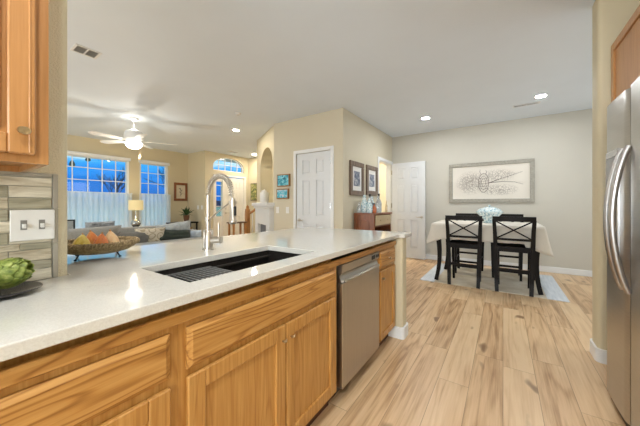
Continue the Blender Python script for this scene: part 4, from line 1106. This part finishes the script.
# ================================================================== LIVING ROOM
def curtain(y0, y1, z0, z1, label):
    m = MB(); bm = m.bm; n = int((y1 - y0) / 0.012); rows = 6; R_ = []
    for r in range(rows + 1):
        z = z1 - (z1 - z0) * r / rows; row = []
        for k in range(n + 1):
            y = y0 + (y1 - y0) * k / n
            x = -7.90 + 0.020 * math.sin(y * 62 + 1.2 * noise.noise(Vector((y * 4, 0, r * .1)))) + 0.012 * noise.noise(Vector((y * 9, r * 0.4, 0)))
            row.append(bm.verts.new((x, y, z + (0.008 * math.sin(y * 62) if r == 0 else 0))))
        R_.append(row)
    for a, b in zip(R_, R_[1:]):
        for k in range(n): bm.faces.new((a[k], a[k + 1], b[k + 1], b[k]))
    t = thing('cafe_curtain', label, 'curtain', (-7.90, (y0 + y1) / 2, z0), group='sheer cafe curtains')
    m.build('curtain_panel', M['sheer'], t, smooth='all', world=True)
    MB().tube([(-7.90, y0 - 0.02, z1 - 0.01), (-7.90, y1 + 0.02, z1 - 0.01)], 0.006, 8).build('curtain_rod', M['white'], t, world=True)
curtain(1.28, 2.97, 0.45, 1.47, 'white sheer cafe curtain on the wide left window')
curtain(3.16, 3.95, 0.45, 1.47, 'white sheer cafe curtain on the narrow window right of the lamp')
struct(MB().box(-9.0, -8.15, -2.45, 4.51, 2.86, 2.92), 'trim_4', M['trim'])
# hanging ornaments outside
def ornament(y, z, h, label):
    t = thing('wind_chime', label, 'wind chime', (-8.6, y, z), group='ornaments hanging outside the window')
    MB().tube([(0, 0, h * .4), (0, 0, 2.862 - z)], 0.004, 5).build('cord', M['black'], t)
    MB().lathe([(0, -h * .3), (0.05, -h * .2), (0.06, 0), (0.035, h * .25), (0.0, h * .4)], seg=12).build('body', plain('dark_green_metal', (0.02, 0.07, 0.06), 0.5), t, smooth=True)
ornament(1.97, 2.16, 0.26, 'dark hanging lantern seen through the upper left window panes')
ornament(2.27, 2.31, 0.17, 'small dark wind chime hanging outside the wide window')
# bare trees outside
def tree(x, y, h, seed, label):
    rnd = random.Random(seed); m = MB()
    def br(p, d, L, r, dep):
        q = p + d * L; mid = p.lerp(q, 0.5) + Vector((rnd.uniform(-1, 1), rnd.uniform(-1, 1), 0)) * L * 0.06
        m.tube([p, mid, q], [r, r * .85, r * .65], 4 if dep > 1 else 6, caps=False)
        if dep >= 6: return
        for _ in range(3 if dep < 4 else 2):
            nd = (d + Vector((rnd.uniform(-1, 1), rnd.uniform(-1, 1), rnd.uniform(-0.3, 0.6))) * 0.62).normalized()
            br(q, nd, L * rnd.uniform(0.62, 0.82), r * 0.62, dep + 1)
    br(Vector((0, 0, 0)), Vector((0, 0, 1)), h * 0.26, h * 0.018, 0)
    o = m.build('bare_tree', M['bark']); o.location = (x, y, -0.3); tag(o, label, 'tree', 'bare trees outside')
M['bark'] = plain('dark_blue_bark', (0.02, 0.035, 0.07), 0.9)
tree(-17.5, 5.6, 4.2, 3, 'bare branching tree outside at the right of the wide window')
tree(-18.5, 9.6, 4.8, 5, 'bare branching tree outside behind the narrow window')
# cushion / pillow builder
def pillow_mesh(w, h, t, mat, name='pillow', seed=0, wr=0.012):
    m = MB(); bm = m.bm; n = 14; top = []; 
    def prof(u, v): return max(0, (1 - u ** 4) * (1 - v ** 4)) ** 0.55
    G = {}
    for s in (1, -1):
        for i in range(n + 1):
            for j in range(n + 1):
                u, v = -1 + 2 * i / n, -1 + 2 * j / n
                e = prof(u, v)
                if e < 1e-4 and s == -1: G[s, i, j] = G[1, i, j]; continue
                pin = 1 - 0.06 * (1 - abs(u)) * abs(v) ** 2
                pin2 = 1 - 0.06 * (1 - abs(v)) * abs(u) ** 2
                y = s * e * t / 2 + wr * noise.noise(Vector((u * 2.3 + seed, v * 2.3, s)))
                G[s, i, j] = bm.verts.new((u * w / 2 * pin2, y, v * h / 2 * pin))
    for s in (1, -1):
        for i in range(n):
            for j in range(n):
                f = [G[s, i, j], G[s, i + 1, j], G[s, i + 1, j + 1], G[s, i, j + 1]]
                f = list(dict.fromkeys(f))
                try: bm.faces.new(f)
                except ValueError: pass
    return m
def pillow(w, h, t, mat, loc, rz, tilt, label, seed=0, wr=0.012, roll=0, cat='pillow', nm='throw_pillow', grp='cushions on the grey sofa'):
    m = pillow_mesh(w, h, t, mat, seed=seed, wr=wr)
    m.xf(Matrix.Rotation(R(tilt), 4, 'X') @ Matrix.Rotation(R(roll), 4, 'Y'))
    o = m.build(nm, mat, smooth='all'); o.location = loc; o.rotation_euler = (0, 0, R(rz))
    return tag(o, label, cat, grp)
# near sofa: its back toward the kitchen, seat toward the windows
def sofa(name, label, x_back, y0, y1, direction, zb, depth=0.88, arms=True, loc_z=0.0):
    s = direction
    t = thing(name, label, 'sofa', (x_back + s * depth / 2, (y0 + y1) / 2, 0))
    def bx(m, a, b, c_, d, e, f, bev=0.03): 
        xa, xb = sorted((x_back + s * a, x_back + s * b)); return m.box(xa, xb, c_, d, e, f, bev, 2)
    bx(MB(), 0.0, 0.20, y0, y1, 0.08, zb, 0.04).build('backrest', M['sofa'], t, world=True, smooth=True)
    bx(MB(), 0.201, depth, y0 + 0.16, y1 - 0.16, 0.08, 0.30, 0.02).build('seat_base', M['sofa'], t, world=True, smooth=True)
    ym = (y0 + y1) / 2
    for a, b in ((y0 + 0.165, ym - 0.003), (ym + 0.003, y1 - 0.165)): bx(MB(), 0.205, depth, a, b, 0.302, 0.45, 0.04).build('seat_cushion', M['sofa'], t, world=True, smooth=True)
    if arms:
        for a, b in ((y0, y0 + 0.158), (y1 - 0.158, y1)): bx(MB(), 0.202, depth, a, b, 0.08, zb - 0.08, 0.04).build('armrest', M['sofa'], t, world=True, smooth=True)
    for a in (0.06, depth - 0.06):
        for b in (y0 + 0.06, y1 - 0.06):
            MB().lathe([(0, 0), (0.02, 0), (0.03, 0.0795), (0, 0.0795)], (x_back + s * a, b, 0), 10).build('leg', M['black_wood'], t, world=True)
    return t
sofa('sofa', 'grey upholstered sofa with its back to the kitchen peninsula', -3.55, 0.15, 2.35, -1, 0.70)
sofa('sofa', 'grey sofa farther back facing the kitchen, near the wide window', -5.75, 0.9, 3.05, 1, 0.76)
pillow(0.95, 0.52, 0.20, M['sofa'], (-3.87, 0.86, 0.668), 90, 6, 'large plain grey back cushion behind the fruit basket', 1)
pillow(0.42, 0.42, 0.20, M['sofa_dark'], (-3.87, 1.44, 0.64), 84, 8, 'wrinkled darker grey cushion next to the patterned pillow', 5, 0.03)
# patterned pillow
pp, nt, b = new_mat('beige_medallion_fabric'); c = objco(nt)
vo = nt.nodes.new('ShaderNodeTexVoronoi'); vo.inputs['Scale'].default_value = 9; vo.inputs['Randomness'].default_value = 0.15; link(nt, c, vo.inputs['Vector'])
ringm = math_n(nt, 'SINE', math_n(nt, 'MULTIPLY', vo.outputs['Distance'], 26))
link(nt, ramp(nt, ringm, [(0.45, (0.58, 0.52, 0.42)), (0.55, (0.36, 0.31, 0.22))]), b.inputs['Base Color']); b.inputs['Roughness'].default_value = 0.9
pillow(0.36, 0.25, 0.12, pp, (-3.84, 1.655, 0.748), 84, 8, 'beige medallion patterned pillow beside the dark green pillow', 2)
pillow(0.46, 0.36, 0.16, M['pil_light'], (-4.05, 2.08, 0.745), 76, 24, 'pale grey pillow leaning behind the dark green pillow', 3, 0.03, roll=-10)
pillow(0.46, 0.17, 0.12, M['pil_green'], (-3.80, 1.95, 0.745), 84, -25, 'dark green velvet pillow lying slanted on the sofa back', 4, 0.02, roll=5)
pillow(0.22, 0.18, 0.12, M['pil_blue'], (-3.87, 2.28, 0.70), 88, 10, 'small pale blue cushion at the right end of the sofa', 6, 0.02)
pillow(0.42, 0.13, 0.12, fabric('mottled_grey_knit', (0.22, 0.23, 0.24), 0.6, 14), (-5.66, 1.66, 0.822), 90, 0, 'mottled grey bolster on top of the far sofa back below the window', 8, 0.03)
# frame on a small table at far left
sf = thing('photo_frame', 'small dark standing photo frame at the left of the far sofa', 'photo frame', (-5.62, 1.25, 0.7605))
MB().box(0, 0.02, -0.07, 0.07, 0, 0.02).box(0, 0.02, -0.07, 0.07, 0.16, 0.18).box(0, 0.02, -0.07, -0.05, 0.02, 0.16).box(0, 0.02, 0.05, 0.07, 0.02, 0.16).build('frame', M['black'], sf)
MB().box(0.002, 0.010, -0.05, 0.05, 0.02, 0.16).build('photo', M['pil_light'], sf)
# table lamp on side table by window
st = thing('side_table', 'small dark side table holding the lit lamp by the windows', 'table', (-7.3, 2.83, 0))
MB().lathe([(0, 0.56), (0.24, 0.56), (0.24, 0.585), (0, 0.585)], seg=28).build('tabletop', M['black_wood'], st)
MB().lathe([(0, 0), (0.16, 0), (0.15, 0.02), (0.03, 0.04), (0.025, 0.559), (0, 0.559)], seg=16).build('pedestal', M['black_wood'], st)
lm = thing('table_lamp', 'lit table lamp with cream drum shade between the two windows', 'lamp', (-7.3, 2.83, 0.5855))
MB().lathe([(0, 0), (0.07, 0), (0.07, 0.015), (0.03, 0.03), (0.085, 0.09), (0.105, 0.14), (0.085, 0.20), (0.03, 0.25), (0.02, 0.33), (0.012, 0.36), (0.012, 0.50), (0, 0.50)], seg=24).build('base', plain('silver_glass', (0.45, 0.47, 0.46), 0.12, 0.8), lm, smooth=True)
sh, nt, b = new_mat('lit_cream_shade'); b.inputs['Base Color'].default_value = (0.65, 0.55, 0.30, 1); b.inputs['Emission Color'].default_value = (1.0, 0.80, 0.42, 1); b.inputs['Emission Strength'].default_value = 0.28; b.inputs['Roughness'].default_value = 0.9
MB().tube([(0, 0, 0.46), (0, 0, 0.70)], 0.15, 28, caps=False).build('lamp_shade', sh, lm, smooth=True)
MB().lathe([(0, 0.50), (0.02, 0.51), (0.03, 0.56), (0, 0.60)], seg=12).build('bulb', M['bowl'], lm)
point('lamp_bulb_light', (-7.3, 2.83, 1.22), 9, (1.0, 0.80, 0.45), 0.04)
# framed picture on window wall
lp = thing('picture_frame', 'brown framed botanical picture right of the narrow window', 'framed picture', (-7.999, 4.285, 1.565))
MB().box(0, 0.03, -0.20, 0.20, 0.20, 0.27, 0.005).box(0, 0.03, -0.20, 0.20, -0.27, -0.20, 0.005).box(0, 0.03, -0.20, -0.135, -0.20, 0.20, 0.005).box(0, 0.03, 0.135, 0.20, -0.20, 0.20, 0.005).build('frame', M['hutch'], lp)
MB().box(0.001, 0.008, -0.14, 0.14, -0.205, 0.205).build('mat_board', plain('cream_mat', (0.62, 0.54, 0.40), 0.7), lp)
m = MB().tube([(0.010, 0, -0.13), (0.010, 0.01, 0), (0.010, -0.01, 0.12)], 0.006, 5)
for k in range(4): m.tube([(0.010, 0, -0.08 + 0.05 * k), (0.010, 0.05 * (-1) ** k, -0.04 + 0.05 * k)], [0.012, 0.004], 5)
m.build('botanical_drawing', inkm, lp)
# console by entry with plant
ctb = thing('console_table', 'dark side table with lower shelf under the potted plant', 'table', (-7.45, 4.05, 0))
MB().box(-0.20, 0.20, -0.36, 0.36, 0.655, 0.69, 0.006).build('tabletop', M['black_wood'], ctb)
MB().box(-0.18, 0.18, -0.33, 0.33, 0.36, 0.385, 0.004).build('shelf', M['black_wood'], ctb)
for a in (-0.17, 0.17):
    for b_ in (-0.32, 0.32): MB().tube([(a, b_, 0), (a, b_, 0.654)], [0.018, 0.026], 4).build('leg', M['black_wood'], ctb)
pt = thing('potted_plant', 'small spiky green plant in a brown pot on the dark side table', 'potted plant', (-7.45, 4.16, 0.6905))
MB().lathe([(0, 0), (0.055, 0), (0.075, 0.10), (0.085, 0.19), (0.07, 0.19), (0.0, 0.17)], seg=20).build('pot', plain('brown_pot', (0.13, 0.06, 0.03), 0.4), pt, smooth=True)
m = MB(); rnd = random.Random(3)
for k in range(34):
    a = rnd.uniform(0, 6.28); L = rnd.uniform(0.16, 0.30); el = rnd.uniform(0.2, 1.35)
    d = Vector((math.cos(a) * math.cos(el), math.sin(a) * math.cos(el), math.sin(el)))
    p0 = Vector((0, 0, 0.18)); p1 = p0 + d * L * .5; p2 = p0 + d * L + Vector((0, 0, -0.05 * (1.4 - el)))
    m.tube([p0, p1, p2], [0.006, 0.022, 0.003], 4, sq=(1.4, 0.25))
m.build('foliage', plain('dark_green_leaf', (0.03, 0.07, 0.02), 0.5, var=0.4), pt)
bk = thing('woven_basket', 'tan woven basket on the lower shelf of the dark side table', 'basket', (-7.42, 4.12, 0.3855))
MB().lathe([(0, 0), (0.12, 0), (0.17, 0.06), (0.18, 0.15), (0.165, 0.15), (0.15, 0.06), (0, 0.02)], seg=24).build('bowl', plain('tan_wicker', (0.33, 0.22, 0.10), 0.8, scale=50, var=0.5), bk, smooth=True)
# entry bits: stair newel post with rail, small console, green picture
nw = thing('stair_railing', 'oak newel post with sloped handrail by the front door', 'railing', (-5.75, 4.92, 0))
MB().box(-0.05, 0.05, -0.05, 0.05, 0, 1.02, 0.006).lathe([(0, 1.02), (0.06, 1.02), (0.065, 1.05), (0.03, 1.08), (0.045, 1.12), (0.0, 1.17)], seg=12).build('newel_post', M['rail_wood'], nw)
MB().tube([(0.03, 0.02, 0.93), (0.50, 0.62, 1.45)], 0.035, 6).build('handrail', M['rail_wood'], nw)
for k in range(6):
    t = 0.12 + 0.14 * k; MB().tube([(0.03 + 0.47 * t, 0.02 + 0.6 * t, 0.0), (0.03 + 0.47 * t, 0.02 + 0.6 * t, 0.93 + 0.52 * t - 0.03)], 0.014, 8).build('baluster', M['trim'], nw)
eb = thing('entry_bench', 'narrow dark topped console table by the newel post', 'table', (-5.72, 4.55, 0))
MB().box(-0.12, 0.12, -0.24, 0.24, 0.70, 0.73, 0.005).build('tabletop', plain('dark_brown_top', (0.10, 0.05, 0.025), 0.4), eb)
for a in (-0.09, 0.09):
    for b_ in (-0.18, 0.18): MB().tube([(a, b_, 0), (a, b_, 0.699)], [0.022, 0.030], 4).build('leg', M['rail_wood'], eb)
gp = thing('wall_hanging', 'tall narrow green botanical panel beside the niche wall', 'picture', (-6.80, 6.098, 1.60))
MB().box(-0.16, 0.16, -0.02, 0, -0.29, 0.29, 0.004).build('frame', frm, gp)
gm, nt, b = new_mat('green_gold_print'); c = objco(nt)
link(nt, ramp(nt, noise_n(nt, c, 16, 4, 0.7), [(0.38, (0.03, 0.06, 0.02)), (0.5, (0.18, 0.20, 0.04)), (0.62, (0.55, 0.45, 0.20))]), b.inputs['Base Color'])
MB().box(-0.135, 0.135, -0.022, -0.0201, -0.265, 0.265).build('print', gm, gp)

# ================================================================== THINGS ON THE WORKTOP
# fruit basket on wire stand
BC = (-1.66, 0.478)
wick, nt, b = new_mat('wicker'); c = objco(nt)
wv_ = nt.nodes.new('ShaderNodeTexWave'); wv_.inputs['Scale'].default_value = 90; wv_.inputs['Distortion'].default_value = 3; wv_.inputs['Detail'].default_value = 2; wv_.bands_direction = 'Z'; link(nt, c, wv_.inputs['Vector'])
f2 = noise_n(nt, c, 70, 3)
k = math_n(nt, 'MULTIPLY_ADD', wv_.outputs['Fac'], 0.5, math_n(nt, 'MULTIPLY', f2, 0.6))
link(nt, ramp(nt, k, [(0.30, (0.05, 0.03, 0.012)), (0.55, (0.34, 0.23, 0.10)), (0.80, (0.66, 0.52, 0.30))]), b.inputs['Base Color']); b.inputs['Roughness'].default_value = 0.8
bump(nt, b, k, 0.8, 0.004)
fb = thing('fruit_basket', 'round shallow woven basket of gourds on the worktop beside the wall pier', 'basket', (BC[0], BC[1], 0.9145))
R0 = 0.165
MB().lathe([(0.0, 0.020), (0.09, 0.022), (0.125, 0.032), (0.150, 0.048), (R0, 0.066), (R0 - 0.012, 0.070), (0.138, 0.052), (0.09, 0.036), (0.0, 0.034)], seg=48).build('bowl', wick, fb, smooth=True)
rp = []
for k in range(145):
    a = 2 * math.pi * k / 144; rp.append(((R0 - 0.004) * math.cos(a), (R0 - 0.004) * math.sin(a), 0.070))
tw = []
for k in range(577):
    a = 2 * math.pi * k / 576; q = 40 * a; tw.append(((R0 - 0.004 + 0.007 * math.cos(q)) * math.cos(a), (R0 - 0.004 + 0.007 * math.cos(q)) * math.sin(a), 0.070 + 0.008 * math.sin(q)))
tw2 = []
for k in range(577):
    a = 2 * math.pi * k / 576; q = 40 * a + math.pi; tw2.append(((R0 - 0.004 + 0.007 * math.cos(q)) * math.cos(a), (R0 - 0.004 + 0.007 * math.cos(q)) * math.sin(a), 0.070 + 0.008 * math.sin(q)))
MB().tube(tw, 0.0052, 5).tube(tw2, 0.0052, 5).build('braided_rim', wick, fb, smooth='all')
for k in range(4):
    a = R(30 + 90 * k); MB().tube([(0.10 * math.cos(a), 0.10 * math.sin(a), 0.024), (0.115 * math.cos(a), 0.115 * math.sin(a), 0.004)], 0.003, 6).lathe([(0, 0), (0.006, 0.001), (0.006, 0.007), (0, 0.009)], (0.115 * math.cos(a), 0.115 * math.sin(a), 0), 8).build('wire_foot', M['black'], fb)
def gourd(p, r, h, tilt, az, cols, label, seed):
    mm, nt, b = new_mat('gourd_skin_%d' % seed); c = objco(nt)
    f = noise_n(nt, mapping(nt, c, (60, 60, 8), (seed, 0, 0)), 1.0, 3, 0.6)
    link(nt, ramp(nt, f, [(0.38, cols[0]), (0.62, cols[1])]), b.inputs['Base Color']); b.inputs['Roughness'].default_value = 0.35
    t = thing('gourd', label, 'gourd', p, R(az), 'gourds in the woven basket'); t.rotation_euler = (R(tilt), 0, R(az))
    MB().lathe([(0, 0), (r * .6, 0.004), (r * .95, h * .2), (r, h * .36), (r * .8, h * .6), (r * .45, h * .82), (r * .2, h * .96), (0, h)], seg=20, mod=lambda a, z: 1 + 0.05 * math.cos(7 * a)).build('body', mm, t, smooth='all')
    MB().tube([(0, 0, h * .97), (0.002, 0, h * 1.08)], [0.004, 0.003], 6).build('stem', M['rail_wood'], t)
OR = ((0.72, 0.22, 0.05), (0.80, 0.42, 0.14)); YE = ((0.60, 0.42, 0.05), (0.75, 0.60, 0.15)); RD = ((0.50, 0.09, 0.03), (0.75, 0.25, 0.08)); CR = ((0.80, 0.45, 0.20), (0.82, 0.60, 0.35))
z0 = 0.9145 + 0.040
gourd((-1.64, 0.530, z0), 0.033, 0.088, 12, 40, CR, 'cream and orange streaked gourd at the right of the basket', 1)
gourd((-1.60, 0.470, z0), 0.030, 0.080, 8, 100, RD, 'red orange pointed gourd in the middle of the basket', 2)
gourd((-1.63, 0.405, z0), 0.034, 0.078, 5, 200, YE, 'yellow gourd next to the wall pier in the basket', 3)
gourd((-1.70, 0.47, z0), 0.032, 0.085, 10, 300, OR, 'orange gourd at the back of the basket', 4)
gourd((-1.70, 0.535, z0 + 0.004), 0.026, 0.068, 18, 250, OR, 'small orange gourd leaning at the far rim of the basket', 5)
# artichokes on a dark dish
dsh = thing('serving_dish', 'dark oblong dish holding the artichokes under the switch plate', 'dish', (-1.170, 0.050, 0.9145))
dsh.rotation_euler = (0, 0, R(2))
def oval(a, b, n=32, p=3.0): return [(a * math.copysign(abs(math.cos(t)) ** (2 / p), math.cos(t)), b * math.copysign(abs(math.sin(t)) ** (2 / p), math.sin(t))) for t in [2 * math.pi * k / n for k in range(n)]]
m = MB(); bm = m.bm; rings = []
for a, b_, z in ((0.055, 0.10, 0.0), (0.085, 0.145, 0.012), (0.088, 0.148, 0.016), (0.080, 0.138, 0.014), (0.055, 0.10, 0.005)):
    rings.append([bm.verts.new((x, y, z)) for x, y in oval(a, b_)])
for r0, r1 in zip(rings, rings[1:]):
    for k in range(32): bm.faces.new((r0[k], r0[(k + 1) % 32], r1[(k + 1) % 32], r1[k]))
bm.faces.new(rings[0]); bm.faces.new(rings[-1])
m.build('tray', plain('dark_glazed_ceramic', (0.045, 0.04, 0.045), 0.12), dsh, smooth=True)
am, nt, b = new_mat('artichoke_green'); c = objco(nt)
f = noise_n(nt, mapping(nt, c, (1, 1, 1)), 60, 4, 0.6)
link(nt, ramp(nt, f, [(0.3, (0.07, 0.11, 0.015)), (0.5, (0.20, 0.26, 0.045)), (0.7, (0.38, 0.42, 0.13))]), b.inputs['Base Color']); b.inputs['Roughness'].default_value = 0.5
def artichoke(loc, rot, R_, label, seed):
    t = thing('artichoke', label, 'artichoke', loc, 0, 'artichokes on the dark dish'); t.rotation_euler = rot
    rnd = random.Random(seed)
    MB().lathe([(0, -R_ * .8), (R_ * .5, -R_ * .7), (R_ * .75, -R_ * .1), (R_ * .6, R_ * .5), (0, R_ * .85)], seg=14).build('heart', am, t, smooth='all')
    m = MB(); bm = m.bm; rows = 8
    for r in range(rows):
        ph = -0.9 + 2.1 * r / (rows - 1); zc = R_ * 0.85 * math.sin(ph * 0.95); rc = R_ * 0.80 * math.cos(ph * 0.80); nl = 9 if r < 6 else 5
        L = R_ * (0.75 - 0.03 * r)
        for q in range(nl):
            a = 2 * math.pi * (q + 0.5 * (r % 2)) / nl + rnd.uniform(-.1, .1); op = 0.26 - 0.045 * r + rnd.uniform(-.03, .05)
            er = Vector((math.cos(a), math.sin(a), 0)); et = Vector((-math.sin(a), math.cos(a), 0)); ez = Vector((0, 0, 1))
            G = []
            for i in range(6):
                u = i / 5; wd = R_ * 0.34 * math.sin(math.pi * (0.18 + 0.80 * u)) ** 0.8
                out = rc * (1 - 0.18 * u ** 2) + op * L * u * 1.3 + (0.06 * R_ if i else 0)
                cpt = er * out + ez * (zc - 0.15 * R_ + L * u)
                G.append([bm.verts.new(cpt + et * wd * s_ - er * (0.28 * wd * abs(s_) ** 2)) for s_ in (-1, -0.5, 0, 0.5, 1)])
            for i in range(5):
                for j in range(4): bm.faces.new((G[i][j], G[i][j + 1], G[i + 1][j + 1], G[i + 1][j]))
    o = m.build('leaves', am, t, smooth='all'); md = o.modifiers.new('solid', 'SOLIDIFY'); md.thickness = 0.0018
    MB().tube([(0, 0, -R_ * .7), (0, 0, -R_ * 1.15)], [R_ * .22, R_ * .2], 10).build('stem', am, t, smooth=True)
artichoke((-1.165, 0.126, 0.9145 + 0.060), (R(-72), 0, R(-25)), 0.047, 'green artichoke lying at the right end of the dark dish', 1)
artichoke((-1.105, 0.052, 0.9145 + 0.052), (R(50), 0, R(60)), 0.036, 'green artichoke tipped toward the camera at the left end of the dish', 2)
artichoke((-1.235, 0.025, 0.9145 + 0.056), (R(20), 0, R(10)), 0.040, 'green artichoke standing at the back of the dish near the tiles', 3)
